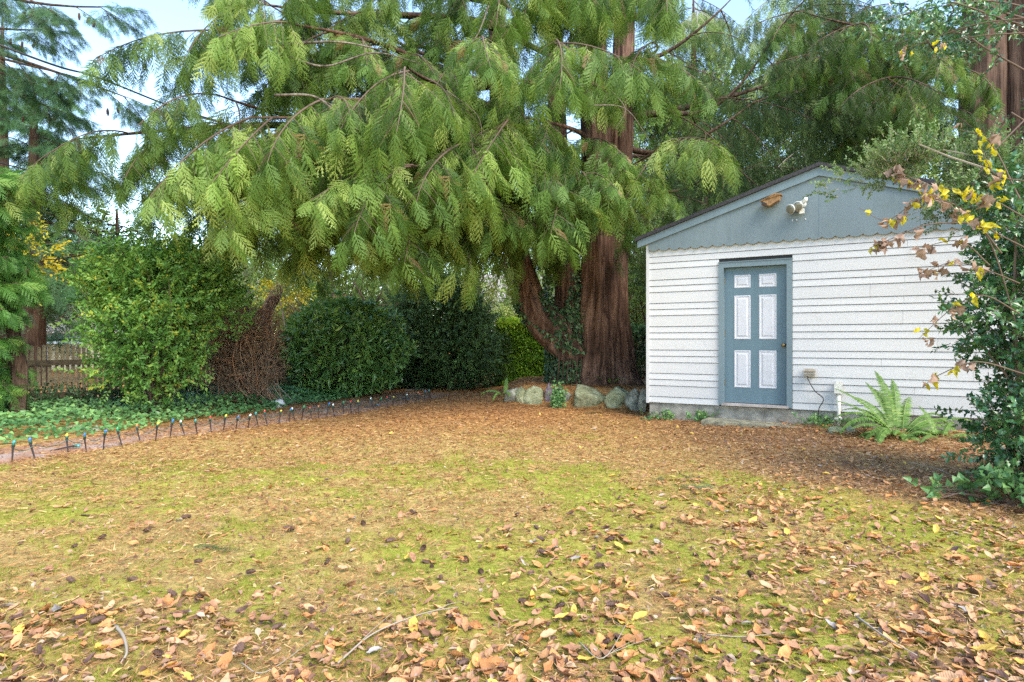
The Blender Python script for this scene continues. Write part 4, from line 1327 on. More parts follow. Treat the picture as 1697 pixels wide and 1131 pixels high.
broad_tree((-5.6, 19.5, 0), 5.5, [((-6.4, 19.5, 3.0), (1.6, 1, 1.4), 1), ((-4.6, 19.6, 3.4), (1.7, 1, 1.6), 1), ((-5.4, 19.5, 2.2), (2.2, 1, .9), 1)],
           'mid green leafy tree behind the fence left of centre', 'broad', .09, 2300, 41)
broad_tree((-1.6, 22, 0), 6, [((-2.6, 22, 3.0), (1.8, 1.2, 1.4), 1), ((-.4, 22, 3.6), (1.9, 1.2, 1.8), 1), ((-1.5, 22.5, 2.4), (2.4, 1, 1.1), 1)],
           'bright leafy tree beyond the dark shrub at the centre', 'broad_light', .10, 2000, 42, drop=(1.1, .34))
broad_tree((1.2, 24, 0), 6, [((.9, 24, 3.3), (1.8, 1.2, 1.6), 1), ((2.6, 24, 3.0), (1.6, 1.2, 1.6), 1), ((.2, 23.6, 2.2), (1.3, .9, .7), .5)],
           'sunlit leafy tree behind the clipped hedge', 'broad_light', .10, 1700, 43, drop=(1.1, .36))
broad_tree((4.3, 18.6, 0), 5, [((4.3, 18.6, 2.6), (1.5, 1, 1.3), 1), ((3.8, 18.6, 3.9), (1.2, 1, 1.2), .7)],
           'light yellow-green tree in the gap between cedar and shed', 'broad_light', .09, 1500, 44, drop=(1.3, .34))
broad_tree((7.9, 15.6, 0), 6.4, [((7.2, 15.6, 4.5), (1.7, 1.2, 1.5), 1), ((8.8, 15.4, 4.9), (1.7, 1.2, 1.5), 1), ((7.6, 15.5, 3.4), (2.4, 1, .9), .8), ((9.3, 15.2, 3.7), (1.3, 1, .9), .6)],
           'dark small-leaved evergreen tree rising behind the shed ridge', 'broad_dark', .075, 4200, 45, bark='bark_dark', name='evergreen_tree')
broad_tree((5.3, 17.0, 0), 6.4, [((5.4, 17, 4.3), (1.5, 1.2, 1.8), 1), ((4.6, 17, 3.2), (1.2, 1, 1.0), .6)],
           'dark leafy tree behind the left slope of the shed roof', 'broad_dark', .08, 1500, 46, bark='bark_dark', name='evergreen_tree')
broad_tree((11.6, 21, 0), 9, [((10.5, 21, 5.5), (2.6, 1.5, 2.4), 1), ((13.5, 21, 6), (2.8, 1.5, 2.8), 1), ((12, 21, 8.8), (3.2, 1.6, 2), 1), ((15.5, 21, 4.5), (2.4, 1.5, 2.4), .8)],
           'bright leafy tree far behind the double trunk', 'broad_light', .13, 2400, 47, drop=(.8, .3))
broad_tree((9.0, 26, 0), 11, [((7.5, 26, 6.5), (3, 1.5, 2.6), 1), ((11.5, 26, 7.5), (3.2, 1.5, 3.2), 1), ((9, 26, 10.5), (3.6, 1.6, 2.6), 1)],
           'tall green tree far behind the shed ridge', 'broad', .15, 2600, 48, drop=(.7, .32))
broad_tree((-8.8, 21, 0), 5, [((-8.8, 21, 2.6), (2.2, 1.2, 1.6), 1), ((-10.6, 21, 2.2), (1.6, 1.2, 1.3), .7)],
           'grey green leafy tree behind the tall green shrub', 'broad', .09, 1800, 49, tint=(.3, .9), drop=(1.0, .3))
broad_tree((-11.5, 14.6, 0), 4.2, [((-11.3, 14.6, 3.2), (.9, .6, .55), 1)], 'thin small tree with yellow leaves behind the fence at left', 'yellow', .11, 70, 50, name='yellow_tree', r=.06)
broad_tree((-6.3, 17.4, 0), 3.2, [((-6.1, 17.4, 2.55), (.55, .5, .35), 1)], 'small yellow leaved tree glimpsed over the brown shrub', 'yellow', .09, 70, 51, name='yellow_tree', r=.05)

conifer('cedar_tree', (9.2, 19.5, 0), 13.0, .25, cedS + lightB, 'dark green cedar behind the shed between two lighter trees', z0=4.0, rmax=3.6, count=80, seed=27, bark='bark_dark', pitch=-.3, taper=.35)
broad_tree((3.6, 20.5, 0), 8.5, [((3.4, 20.5, 6.0), (1.8, 1.2, 1.6), 1), ((4.6, 20.5, 8.0), (1.9, 1.2, 1.8), 1), ((6.6, 20.5, 8.6), (2.0, 1.2, 1.8), 1)],
           'green leafy tree right behind the top of the big cedar', 'broad', .11, 1900, 53)
# far wall of woodland that closes the view
for q, (x, y, h, mt, lab) in enumerate([(-30, 46, 12, 'broad', 'far broadleaf tree at the extreme left'), (-21, 42, 7.0, 'broad_dark', 'far dark tree beyond the neighbouring roof'),
                                   (-11, 45, 7.5, 'broad', 'far green tree behind the pale conifers'), (-3, 44, 13, 'broad', 'far green tree behind the centre of the cedar'),
                                   (4, 46, 12, 'broad_dark', 'far dark tree behind the big cedar trunk'), (12, 44, 14, 'broad', 'far green tree behind the shed'),
                                   (21, 40, 15, 'broad', 'far green tree behind the double trunk'), (31, 42, 15, 'broad_dark', 'far dark tree at the extreme right')]):
    g = np.random.default_rng(60 + q)
    bl = [((x + g.normal() * 2.2, y, h * f), (h * .30 + 1.6, 1.6, h * .2 + .6), 1) for f in (.28, .42, .58, .75)]
    bl.append(((x, y, h * .5), (5.0, 1.6, h * .35), 1.4))
    broad_tree((x, y, 0), h, bl, lab, mt, .26, 1500, 70 + q, r=.25)

# ------------------------------------------------------------------ fence
M['fence'] = plain('weathered_fence_wood', (.29, .23, .14), .85, bump=.4, bscale=60, var=.45, vscale=9)
M['fence_dark'] = plain('dark_fence_wood', (.13, .095, .06), .9, bump=.4, bscale=60, var=.4, vscale=9)  # darker tone for posts and rails
F0 = np.array([-11.5, 6.5]); F1 = np.array([-2.0, 18.63]); fd = (F1 - F0) / np.linalg.norm(F1 - F0); FL = float(np.linalg.norm(F1 - F0))
FR = math.atan2(fd[1], fd[0])
fence = thing('picket_fence', (F0[0], F0[1], 0), 'old brown picket fence running behind the shrubs at left', 'fence', rz=FR)
g = random.Random(2)
pk = []
for v_ in range(4):
    h = 1.16 + v_ * .01
    pk.append(Acc().prism([(-.025, .05), (.025, .05), (.025, h - .02), (.0 + v_ * .003, h), (-.025, h - .012)], -.009, .009).mesh('picket', [M['fence']]))
n = int(FL / .086)
for q in range(n):
    o = link('picket', pk[g.randrange(4)], fence, (q * .086 + g.uniform(-.006, .006), 0, g.uniform(-.02, .02)))
    o.rotation_euler = (0, g.uniform(-.015, .015), g.uniform(-.05, .05))
seg = 2.4
for q in range(int(FL / seg) + 1):
    x = q * seg
    part('post', Acc().box((x - .05, -.13, -.1), (x + .05, -.05, 1.16)), M['fence_dark'], fence)
    for z in (.27, .83):
        part('rail', Acc().box((x + .052, -.049, z), (min(x + seg - .052, FL), -.011, z + .09)), M['fence_dark'], fence)

# small dark trunks standing against the fence
for (px_, base, ttop, r_, lab) in ((45, (-7.75, 9.9), 2.4, .10, 'dark straight trunk in front of the fence beside the arborvitae'),
                                  (128, (-7.15, 11.2), 3.6, .05, 'thin leaning dark trunk by the fence post left of the green shrub'),
                                  (335, (-5.35, 12.7), 2.2, .12, 'ivy-dark stump trunk between the green shrub and the brown shrub'),
                                  (440, (-5.3, 14.2), 1.5, .12, 'dark mossy trunk at the right end of the brown shrub')):
    r0 = thing('small_tree', (base[0], base[1], ghf(*base)), lab, 'tree')
    g = np.random.default_rng(px_)
    pts = [(base[0], base[1], -.1), (base[0] + .05, base[1], ttop * .35), (base[0] - .06 + (.25 if px_ == 128 else 0), base[1], ttop * .7), (base[0] + .1, base[1] + .1, ttop)]
    trunk(pts, [r_ * 1.2, r_, r_ * .8, r_ * .35], mat='bark_dark', root=r0, sides=14, fl=flute(3, .1, 7, .08, px_), n=6)
    sa = Acc()
    if ttop > 2.5:
        for q in range(34):
            z = ttop * (.45 + .55 * q / 34)
            a = g.uniform(0, 6.28); L = g.uniform(.4, 1.1)
            p = np.array([base[0], base[1], z]); e = p + np.array([math.cos(a), math.sin(a), g.uniform(-.3, .5)]) * L
            V, T = tube(bez([p, (p + e) / 2 + g.normal(size=3) * .12, e, e + g.normal(size=3) * .2], 4), np.linspace(.018, .003, 13), 4, cap=False); sa.add(V, T)
        part('branch', sa, M['bark_dark'], r0)

# shaggy brown dead stub and the dry vines on top of the fence
ds = thing('dead_snag', (-5.45, 14.9, 0), 'shaggy brown dead trunk stub leaning up above the brown shrub', 'dead tree')
trunk([(-5.75, 14.9, -.1), (-5.75, 14.9, .9), (-5.78, 14.9, 1.8), (-5.62, 14.9, 2.2), (-5.45, 14.9, 2.55)], [.10, .10, .10, .13, .07], mat='bark_dark', root=ds, sides=20, fl=flute(5, .12, 11, .1, 1.5), n=6)
g = np.random.default_rng(5); n = 900
t = g.random(n); c_ = np.stack([np.interp(t, [0, 1], [-5.85, -5.45]), np.full(n, 14.8), 1.7 + t * .9], -1)
V, T, k = leaves(c_ + rdir(n, rng=g) * .13, np.array([.1, -.2, -.9]) + g.normal(size=(n, 3)) * .5, rdir(n, rng=g), .10, .009)
part('shaggy_fibres', Acc().add(V, T, 0, np.repeat(g.random(n), k)), M['red_twig'], ds, kind='stuff')
dv = thing('dry_vine', (-4.1, 16.6, 1.0), 'dry brown tangled vines lying along the fence top behind the rhododendron', 'vine')
ac = Acc()
for q in range(330):
    x = g.uniform(-5.4, -2.3); y = 16.4 + (x + 4) * .5
    p = np.array([x, y, 2.0 + g.normal() * .12 + .1 * math.sin(x * 4)]); e = p + g.normal(size=3) * np.array([.35, .15, .22])
    V, T = tube(bez([p, (p + e) / 2 + g.normal(size=3) * .08, e], 4), np.linspace(.010, .003, 9), 3, cap=False); ac.add(V, T, 0, g.random())
for q in range(9):
    x = -5.3 + q * .37; y = 16.4 + (x + 4) * .5
    V, T = tube(bez([(x, y, 0), (x + .1, y, 1.1), (x - .1, y, 2.1)], 4), .02, 5); ac.add(V, T, 0, .4)
part('stems', ac, M['red_twig'], dv, kind='stuff')

# gnarled dark bare branches above the brown shrub
gb = thing('gnarled_tree', (-4.5, 17.6, 0), 'gnarled dark bare little tree with crooked branches behind the rhododendron', 'tree')
for (a, b_) in (((-4.5, 17.6, -.1), (-5.0, 17.6, 2.6)), ((-4.45, 17.6, -.1), (-4.4, 17.6, 2.9)), ((-4.4, 17.6, 1), (-3.6, 17.5, 2.6)), ((-4.5, 17.6, 1.2), (-5.7, 17.5, 2.4))):
    a = np.array(a); b_ = np.array(b_)
    V, T = tube(bez([a, a * .6 + b_ * .4 + g.normal(size=3) * .12, a * .3 + b_ * .7 + g.normal(size=3) * .15, b_], 5), np.linspace(.07, .02, 16), 7)
    part('branch', Acc().add(V, T, 0, .5, True), M['bark_dark'], gb)

# ------------------------------------------------------------------ neighbours, seen through gaps
M['nroof'] = plain('faded_pink_shingles', (.40, .34, .33), .9, var=.2, vscale=12)
M['nblue'] = plain('pale_blue_wall', (.36, .44, .50), .7)
M['ncream'] = plain('cream_wall', (.72, .66, .48), .7)
M['nwhite'] = plain('white_lap_wall', (.75, .76, .78), .7)
M['glass'] = plain('dark_window_glass', (.06, .08, .09), .1, var=.1)
M['trimw'] = plain('white_window_frame', (.8, .8, .8), .5)


def gable_house(loc, rz, w, d, h, rise, wall, roofm, label, wins, name='house', overh=.35):
    r0 = thing(name, loc, label, 'house', rz=rz)
    part('wall', Acc().box((0, 0, -.1), (w, d, h)).prism([(0, h), (0, h + .001), (w, h + .001), (w, h)][::-1], 0, .02), M[wall], r0)
    mid = d / 2
    for s_ in (-1, 1):
        # roof falling to front and back
        y1 = mid + s_ * (mid + overh); z1 = h - overh * rise / mid
        V = [(-overh, mid, h + rise), (w + overh, mid, h + rise), (w + overh, y1, z1), (-overh, y1, z1)]
        V += [(x, y, z + .12) for x, y, z in V]
        Q = [(0, 1, 2, 3), (4, 7, 6, 5), (0, 4, 5, 1), (1, 5, 6, 2), (2, 6, 7, 3), (3, 7, 4, 0)]
        part('roof', Acc().add(V, Q), M[roofm], r0)
    for x in (0.001, w - .021):
        V = [(x, 0, h), (x, d, h), (x, mid, h + rise), (x + .02, 0, h), (x + .02, d, h), (x + .02, mid, h + rise)]
        part('gable', Acc().add(V, [(0, 1, 2), (3, 5, 4), (0, 3, 4), (0, 4, 1), (1, 4, 5), (1, 5, 2), (2, 5, 3), (2, 3, 0)]), M[wall], r0)
    for (x, z, ww, hh) in wins:
        f = part('window', Acc().box((x - .08, -.05, z - .08), (x + ww + .08, -.002, z)).box((x - .08, -.05, z + hh), (x + ww + .08, -.002, z + hh + .08))
                 .box((x - .08, -.05, z), (x, -.002, z + hh)).box((x + ww, -.05, z), (x + ww + .08, -.002, z + hh)).box((x + ww / 2 - .02, -.045, z), (x + ww / 2 + .02, -.02, z + hh)), M['trimw'], r0)
        p_ = part('pane', Acc().box((x, -.018, z), (x + ww, -.004, z + hh)), M['glass'], None); p_.parent = f
    return r0


gable_house((-27.0, 33, -.35), R(6), 10.5, 7, 2.15, 1.5, 'nblue', 'nroof', 'neighbouring blue-grey house with pinkish roof glimpsed over the fence at left', [(1.2, .9, 1.2, .9), (5.6, .8, 1.6, 1.0), (8.6, .8, 1.0, 1.0)])
r0 = thing('garage', (-23.6, 27.0, -.3), 'low cream garage glimpsed over the fence at far left', 'garage', rz=0)
part('wall', Acc().box((0, 0, -.1), (4.6, 4, 1.42)), M['ncream'], r0)
part('roof', Acc().prism([(-.2, 1.5), (4.8, 1.65), (4.8, 1.78), (-.2, 1.63)], -.3, 4.2), M['nblue'], r0)
for q in range(4):
    part('garage_door_panel', Acc().box((.5, -.03, .05 + q * .30), (3.9, -.002, .05 + q * .30 + .28)), M['nwhite'], r0)
wh = gable_house((-1.6, 31.5, 0), 0, 8.6, 7, 2.9, 1.9, 'nwhite', 'nroof', 'white lap-sided house glimpsed behind the hedge and the cedar', [(1.0, 1.0, 1.4, 1.1), (5.2, 1.0, .9, 1.2)])
for q in range(15):
    part('lap_board', Acc().prism([(0, .05 + q * .19), (8.6, .05 + q * .19), (8.6, .05 + q * .19 + .18), (0, .05 + q * .19 + .18)], -.025, -.001), M['nwhite'], wh)

# car glimpsed behind the left stems
M['carpaint'] = plain('pale_teal_car_paint', (.30, .43, .45), .22, var=.04, spec=.7)
M['tyre'] = plain('tyre_rubber', (.02, .02, .02), .8)
M['rim'] = plain('wheel_metal', (.45, .45, .46), .35, .8)
M['carglass'] = plain('car_glass', (.05, .07, .08), .08)
car = thing('parked_car', (1.35, 25.6, 0), 'pale teal car glimpsed between the clipped hedge and the big cedar', 'car', rz=R(18))
prof = [(-.05, .35), (-.02, .62), (.10, .80), (1.0, .95), (1.25, 1.02), (1.85, 1.45), (2.3, 1.52), (3.2, 1.50), (3.9, 1.12), (4.35, 1.02), (4.45, .7), (4.4, .35), (3.95, .26), (.4, .26)]
body = Acc(); k_ = len(prof); cx = np.array([2.2, .8]); V = []
for y, sc_ in ((-.86, .93), (-.80, 1.0), (.80, 1.0), (.86, .93)):
    V += [(cx[0] + (x - cx[0]) * (.98 if sc_ < 1 else 1), y, cx[1] + (z - cx[1]) * sc_) for x, z in prof]
V += [(2.2, -.86, .8), (2.2, .86, .8)]
T = []
for r_ in range(3):
    for e in range(k_):
        p0 = r_ * k_ + e; p1 = r_ * k_ + (e + 1) % k_
        T += [(p0, p1, p1 + k_), (p0, p1 + k_, p0 + k_)]
for e in range(k_):
    T += [(4 * k_, (e + 1) % k_, e), (4 * k_ + 1, 3 * k_ + e, 3 * k_ + (e + 1) % k_)]
body.add(V, T, 0, .5)
part('body', body, M['carpaint'], car)
part('windscreen', Acc().add([(1.28, -.7, 1.06), (1.28, .7, 1.06), (1.82, .66, 1.46), (1.82, -.66, 1.46), (1.30, -.7, 1.0), (1.30, .7, 1.0), (1.9, .66, 1.40), (1.9, -.66, 1.40)],
     [(0, 3, 2, 1), (4, 5, 6, 7), (0, 1, 5, 4), (1, 2, 6, 5), (2, 3, 7, 6), (3, 0, 4, 7)]), M['carglass'], car)
for s_ in (-1, 1):
    part('side_window', Acc().prism([(1.55, 1.06), (3.6, 1.08), (3.15, 1.42), (1.95, 1.42)], s_ * .855 - .012, s_ * .855 + .012), M['carglass'], car)
    part('wing_mirror', Acc().box((1.45, min(s_ * .87, s_ * 1.05), 1.02), (1.58, max(s_ * .87, s_ * 1.05), 1.18)), M['carpaint'], car)
    part('headlight', Acc().box((-.045, s_ * .62 - .14, .62), (.06, s_ * .62 + .14, .76)), M['lens'], car)
    for x in (.85, 3.5):
        V, T = tube([(x, s_ * .70, .32), (x, s_ * .885, .32)], .325, 24)
        wl = part('wheel', Acc().add(V, T, 0, .5), M['tyre'], car)
        V, T = tube([(x, s_ * .88, .32), (x, s_ * .90, .32)], .2, 18)
        o = part('rim', Acc().add(V, T, 0, .5), M['rim'], None); o.parent = wl

# ------------------------------------------------------------------ overhead wires
for nm, pts, r_, lab in (('overhead_cable', [(-10.5, 6.0, 6.35), at(0, 75, 8.0), at(165, 130, 9.6), at(330, 192, 11.5), at(520, 240, 15.0)], .014, 'thicker black overhead cable crossing the upper left sky'),
                         ('overhead_cable', [(-14, 8.5, 5.6), at(0, 270, 12.0), at(200, 325, 15.5), at(400, 377, 20), at(560, 405, 26)], .013, 'thinner lower cable crossing in front of the dark fir')):
    o = thing(nm, Vector(pts[1]), lab, 'cable')
    V, T = tube(bez(pts, 10), r_, 6); part('wire', Acc().add(V, T, 0, .5, True), M['black'], o)

# ------------------------------------------------------------------ rocks
def rockmat(name, c1, c2, c3):
    m, nt, b = new_mat(name)
    co = N_(nt, 'ShaderNodeTexCoord'); oi = N_(nt, 'ShaderNodeObjectInfo')
    ad = N_(nt, 'ShaderNodeVectorMath', operation='ADD'); nt.links.new(co.outputs['Object'], ad.inputs[0]); nt.links.new(oi.outputs['Random'], ad.inputs[1])
    n = N_(nt, 'ShaderNodeTexNoise', inputs={'Scale': 7., 'Detail': 9., 'Roughness': .75}); nt.links.new(ad.outputs[0], n.inputs['Vector'])
    r = ramp(nt, [(.32, c1), (.48, c2), (.64, c3)]); nt.links.new(n.outputs[0], r.inputs[0]); nt.links.new(r.outputs[0], b.inputs['Base Color'])
    bp = N_(nt, 'ShaderNodeBump', inputs={'Strength': .9, 'Distance': .03}); nt.links.new(n.outputs[0], bp.inputs['Height']); nt.links.new(bp.outputs[0], b.inputs['Normal'])
    b.inputs['Roughness'].default_value = .95; b.inputs['Specular IOR Level'].default_value = .15
    return m


M['rock_green'] = rockmat('mossy_green_rock', (.12, .12, .08), (.31, .32, .18), (.52, .52, .34))
M['rock_purple'] = rockmat('purplish_rock', (.13, .10, .12), (.24, .19, .22), (.34, .28, .31))
M['rock_grey'] = rockmat('grey_green_rock', (.10, .10, .08), (.24, .24, .19), (.48, .47, .38))


def rock(loc, size, mat, label, seed, rz=0.):
    g = np.random.default_rng(seed)
    # an icosphere cut by random planes: flat facets with rounded arrises
    n = 26; a = np.linspace(0, 2 * np.pi, n, endpoint=False); ph_ = np.linspace(0, np.pi, 15)
    V = np.array([[math.sin(p) * math.cos(q), math.sin(p) * math.sin(q), math.cos(p)] for p in ph_ for q in a])
    nn_ = rdir(13, .1, g); dd_ = g.uniform(.5, .86, 13)
    s_ = np.ones(len(V))
    for k in range(13):
        dt = V @ nn_[k]
        s_ = np.where(dt * s_ > dd_[k], dd_[k] / np.maximum(dt, 1e-6), s_)
    V = V * s_[:, None]
    V += V * ((fbm(V[:, 0] * 4 + seed, V[:, 1] * 4 + V[:, 2] * 5, seed, 4) - .5) * .30)[:, None]
    V *= np.array(size) * .5 / .86
    T = []
    for r_ in range(14):
        for e in range(n):
            p0 = r_ * n + e; p1 = r_ * n + (e + 1) % n
            T += [(p0, p0 + n, p1 + n), (p0, p1 + n, p1)]
    o = link('rock', Acc().add(V, T, 0, .5, True).mesh('rock', [M[mat]]), None, loc)
    o.rotation_euler = (0, 0, rz)
    return tag(o, label, 'rock', 'rocks edging the beds')


for q, (px_, py0, py1, w, Y, mt, lab) in enumerate([
    (848, 642, 668, 24, 12.6, 'rock_grey', 'narrow pale rock at the far left end of the row before the cedar'),
    (867, 643, 670, 36, 12.5, 'rock_green', 'square greenish rock, second from the left in the row before the cedar'),
    (889, 635, 671, 38, 12.4, 'rock_green', 'tall rounded grey-green rock left of the purple one'),
    (912, 633, 672, 18, 12.3, 'rock_purple', 'slim upright purplish rock in the row before the cedar'),
    (934, 641, 673, 28, 12.2, 'rock_grey', 'pale lichened rock just right of the purple one'),
    (978, 638, 677, 56, 11.9, 'rock_green', 'widest mossy rock with a flat face in front of the cedar roots'),
    (1027, 641, 677, 38, 11.6, 'rock_green', 'angular mossy rock, second from the shed corner'),
    (1052, 644, 679, 36, 11.3, 'rock_grey', 'dark grey rock beside the shed corner'),
    (1068, 650, 680, 16, 11.1, 'rock_grey', 'small dark rock half hidden at the shed corner'),
    (1393, 710, 729, 22, 8.15, 'rock_green', 'small tan rock at the left foot of the fern'),
    (1417, 709, 730, 28, 8.1, 'rock_grey', 'small whitish rock at the left foot of the fern'),
    (118, 704, 722, 30, 8.9, 'rock_green', 'brown mossy rock lying in the ivy bed at left'),
    (147, 709, 722, 20, 8.85, 'rock_grey', 'small grey rock lying in the ivy bed at left'),
    (690, 646, 652, 40, 16.0, 'rock_grey', 'flat pale rock at the far end of the path')]):
    s_ = Y / FPX; h = (py1 - py0) * s_
    p = at(px_, (py0 + py1) / 2, Y)
    gz = ghf(p.x, p.y)
    rock((p.x, p.y + .1, p.z - h * .12), (w * s_ * 1.08, w * s_ * .8 + .08, h * 1.32), mt, lab, 200 + q, (q * 1.7) % .6 - .3)

# purple-grey ball
M['ballwhite'] = plain('scuffed_white_leather', (.72, .71, .68), .6, var=.12, vscale=12)
bl = thing('football', at(463, 671, 11.9), 'scuffed white football lying in the ivy at the path edge', 'ball')
bc = np.array(bl.location); gr_ = (1 + 5 ** .5) / 2
ico = nrm(np.array([(0, s1, s2 * gr_) for s1 in (-1, 1) for s2 in (-1, 1)] + [(s1, s2 * gr_, 0) for s1 in (-1, 1) for s2 in (-1, 1)] + [(s2 * gr_, 0, s1) for s1 in (-1, 1) for s2 in (-1, 1)]))
n = 40; a = np.linspace(0, 2 * np.pi, n, endpoint=False); V = []; T = []
for p in np.linspace(0, np.pi, 24):
    for q in a: V.append((math.sin(p) * math.cos(q), math.sin(p) * math.sin(q), math.cos(p)))
for r_ in range(23):
    for e in range(n):
        p0 = r_ * n + e; p1 = r_ * n + (e + 1) % n
        T += [(p0, p0 + n, p1 + n), (p0, p1 + n, p1)]
V = np.array(V) * .105 + bc
part('leather', Acc().add(V, T, 0, .5, True), M['ballwhite'], bl)
M['ballgrey'] = plain('grey_ball_patch', (.25, .22, .24), .6)
for c_ in ico:
    u = nrm(np.cross(c_, [0.3, .2, 1])); w_ = np.cross(c_, u)
    pts = [c_ * .1065] + [nrm(c_ + (u * math.cos(k * 1.2566) + w_ * math.sin(k * 1.2566)) * .2) * .1062 for k in range(5)]
    part('patch', Acc().add(np.array(pts) + bc, [(0, i + 1, (i + 1) % 5 + 1) for i in range(5)]), M['ballgrey'], bl)

# ------------------------------------------------------------------ stake lights
cols = dict(blue=(.03, .16, .45), teal=(.02, .30, .30), green=(.02, .32, .10), yellow=(.70, .60, .05), red=(.55, .04, .02), orange=(.70, .16, .03), white=(.75, .75, .72))
BM = {}
for k_, c_ in cols.items():
    BM[k_] = plain('bulb_' + k_, c_, .15, var=.02, spec=.8)
M['stake'] = plain('dark_plastic_stake', (.035, .022, .022), .5)


def stake_meshes():
    sp = Acc()
    sp.add([(-.009, 0, 0.13), (.009, 0, .13), (0, 0, -.06), (0, -.009, .13), (0, .009, .13)], [(0, 1, 2), (3, 2, 4), (0, 2, 3), (1, 4, 2), (1, 2, 3), (0, 4, 2), (0, 3, 1), (0, 1, 4)])
    V, T = tube([(0, 0, -.05), (0, 0, .13)], [.004, .0095], 6); sp = Acc().add(V, T)
    V, T = tube([(0, 0, .128), (0, 0, .136), (.0, 0, .139)], [.014, .014, .004], 8); sp.add(V, T)
    V, T = tube([(0, 0, .139), (.004, 0, .158), (.004, 0, .165)], [.012, .013, .011], 10); so = Acc().add(V, T, 0, .5, True)
    V, T = tube([(.004, 0, .163), (.004, 0, .168), (.008, 0, .178), (.011, 0, .186), (.013, 0, .191)], [.009, .012, .0125, .008, .002], 12); bu = Acc().add(V, T, 0, .5, True)
    return sp.mesh('stake', [M['stake']]), so.mesh('socket', [M['greensock']]), bu


M['greensock'] = plain('green_socket_plastic', (.02, .10, .07), .4)
spm, som, bua = stake_meshes()
bum = {k_: bua.mesh('bulb', [BM[k_]]) for k_ in cols}
ST = [(20, 772, 'teal'), (58, 766, 'blue'), (113, 755, 'yellow'), (143, 751, 'blue'), (171, 748, 'blue'), (202, 743, 'green'), (232, 737, 'orange'), (258, 735, 'yellow'), (282, 730, 'blue'), (306, 726, 'white'),
      (327, 724, 'teal'), (350, 719, 'red'), (370, 716, 'yellow'), (391, 713, 'blue'), (411, 712, 'white'), (428, 708, 'teal'), (443, 706, 'red'), (462, 702, 'yellow'), (479, 699, 'blue'), (489, 698, 'white'),
      (500, 696, 'green'), (517, 695, 'red'), (528, 693, 'orange'), (541, 691, 'blue'), (554, 691, 'white'), (569, 687, 'green'), (582, 686, 'red'), (595, 685, 'yellow'), (619, 679, 'white'), (630, 678, 'green'),
      (642, 677, 'red'), (651, 675, 'yellow'), (671, 672, 'white'), (688, 669, 'red'), (694, 668, 'orange'), (703, 666, 'blue'), (713, 664, 'teal')]
ordn = lambda n: '%d%s' % (n, 'th' if 10 <= n % 100 <= 20 else {1: 'st', 2: 'nd', 3: 'rd'}.get(n % 10, 'th'))
g = random.Random(3)
tops = []
for q, (px_, py_, cn) in enumerate(ST):
    Y = EYE * FPX / (py_ - 565.5)
    x = (px_ - 848.5) / FPX * Y
    z = ghf(x, Y)
    o = thing('stake_light', (x, Y, z + .01), '%s-bulb stake light on the path edge, %s stake from the left' % (cn, ordn(q + 1)), 'stake light', 'stake lights along the path')
    o.rotation_euler = (g.uniform(-.18, .18), g.uniform(-.28, .2) if q not in (33,) else .45, g.uniform(0, 6.28) * 0)
    link('stake', spm, o); s_ = link('socket', som, o); link('bulb', bum[cn], s_)
    o.scale = (g.uniform(1.05, 1.25),) * 3
    tops.append((x, Y, z + .16))
for (px_, py_, cn, lab) in ((93, 748, 'teal', 'unlit stake light fallen flat on the path between the second and third stakes'), (608, 674, 'blue', 'blue bulb dangling sideways off its cord near the right half of the row'), (660, 663, 'blue', 'blue bulb fallen on its side between the last stakes of the row')):
    Y = EYE * FPX / (py_ - 565.5 + 3)
    x = (px_ - 848.5) / FPX * Y
    o = thing('stake_light', (x, Y, ghf(x, Y) + .03), lab, 'stake light', 'stake lights along the path')
    o.rotation_euler = (R(-10), R(80), R(15)); o.scale = (1.2,) * 3
    link('stake', spm, o); s_ = link('socket', som, o); link('bulb', bum[cn], s_)
wp = []
for q in range(len(tops) - 1):
    a, b_ = np.array(tops[q]), np.array(tops[q + 1])
    for t in (0, .33, .66):
        p = a * (1 - t) + b_ * t; p[2] -= .05 * math.sin(math.pi * t); wp.append(p)
    
o = thing('light_cord', tops[0], 'thin green cord linking the stake lights', 'cord')
V, T = tube(np.array(wp), .0035, 4); part('cord', Acc().add(V, T), M['greensock'], o)

# ------------------------------------------------------------------ ivy bed along the fence
g = np.random.default_rng(77)
n = 20500
y = g.uniform(6.2, 17.0, n); x0 = xf(y) - .4; x1 = xl(y) - .02 + .10 * np.sin(y * 3)
u_ = g.random(n); x = x0 + (x1 - x0) * u_
keep = (x < xl(y) + .12 * (vnoise(x * 3, y * 3, 4) - .5)) & (vnoise(x * 1.7, y * 1.7, 12) + .45 * (1 - u_) > .14) & ((x1 - x) > g.random(n) * .35)
x = x[keep]; y = y[keep]; n = len(x); dd_ = (xl(y) - x)
hh = .05 + .22 * sstep(.0, 1.3, dd_) * (.4 + vnoise(x * 2.2, y * 2.2, 6)) * np.sqrt(g.random(n))
P = np.stack([x, y, gh(x, y) + hh], -1)
Dv = g.normal(size=(n, 3)) * np.array([1, 1, .35]) + np.array([.25, -.35, .05])
Nv = np.array([.1, -.25, 1.]) + g.normal(size=(n, 3)) * .4
sz = g.uniform(.045, .085, n)
V, T, k = leaves(P, Dv, Nv, sz, sz * .95, IVYL, fold=.15)
tv = np.clip(.25 + .5 * vnoise(x * 1.5, y * 1.5, 22) + g.normal(size=n) * .2, 0, 1)
tag(link('ivy_bed', Acc().add(V, T, 0, np.repeat(tv, k)).mesh('ivy_bed', [M['ivy']])), 'bed of green ivy between the path and the fence', 'ivy', kind='stuff')
n = 2600; y = g.uniform(8.5, 17, n); x = xf(y) + g.uniform(-.1, .9, n); P = np.stack([x, y, gh(x, y) + .1 + .35 * g.random(n) ** 2], -1)
ac = Acc(); sprigs(ac, P, rdir(n, .4, g), .14, 6, .06, .035, FLAT, 0, 1, rng=g); 
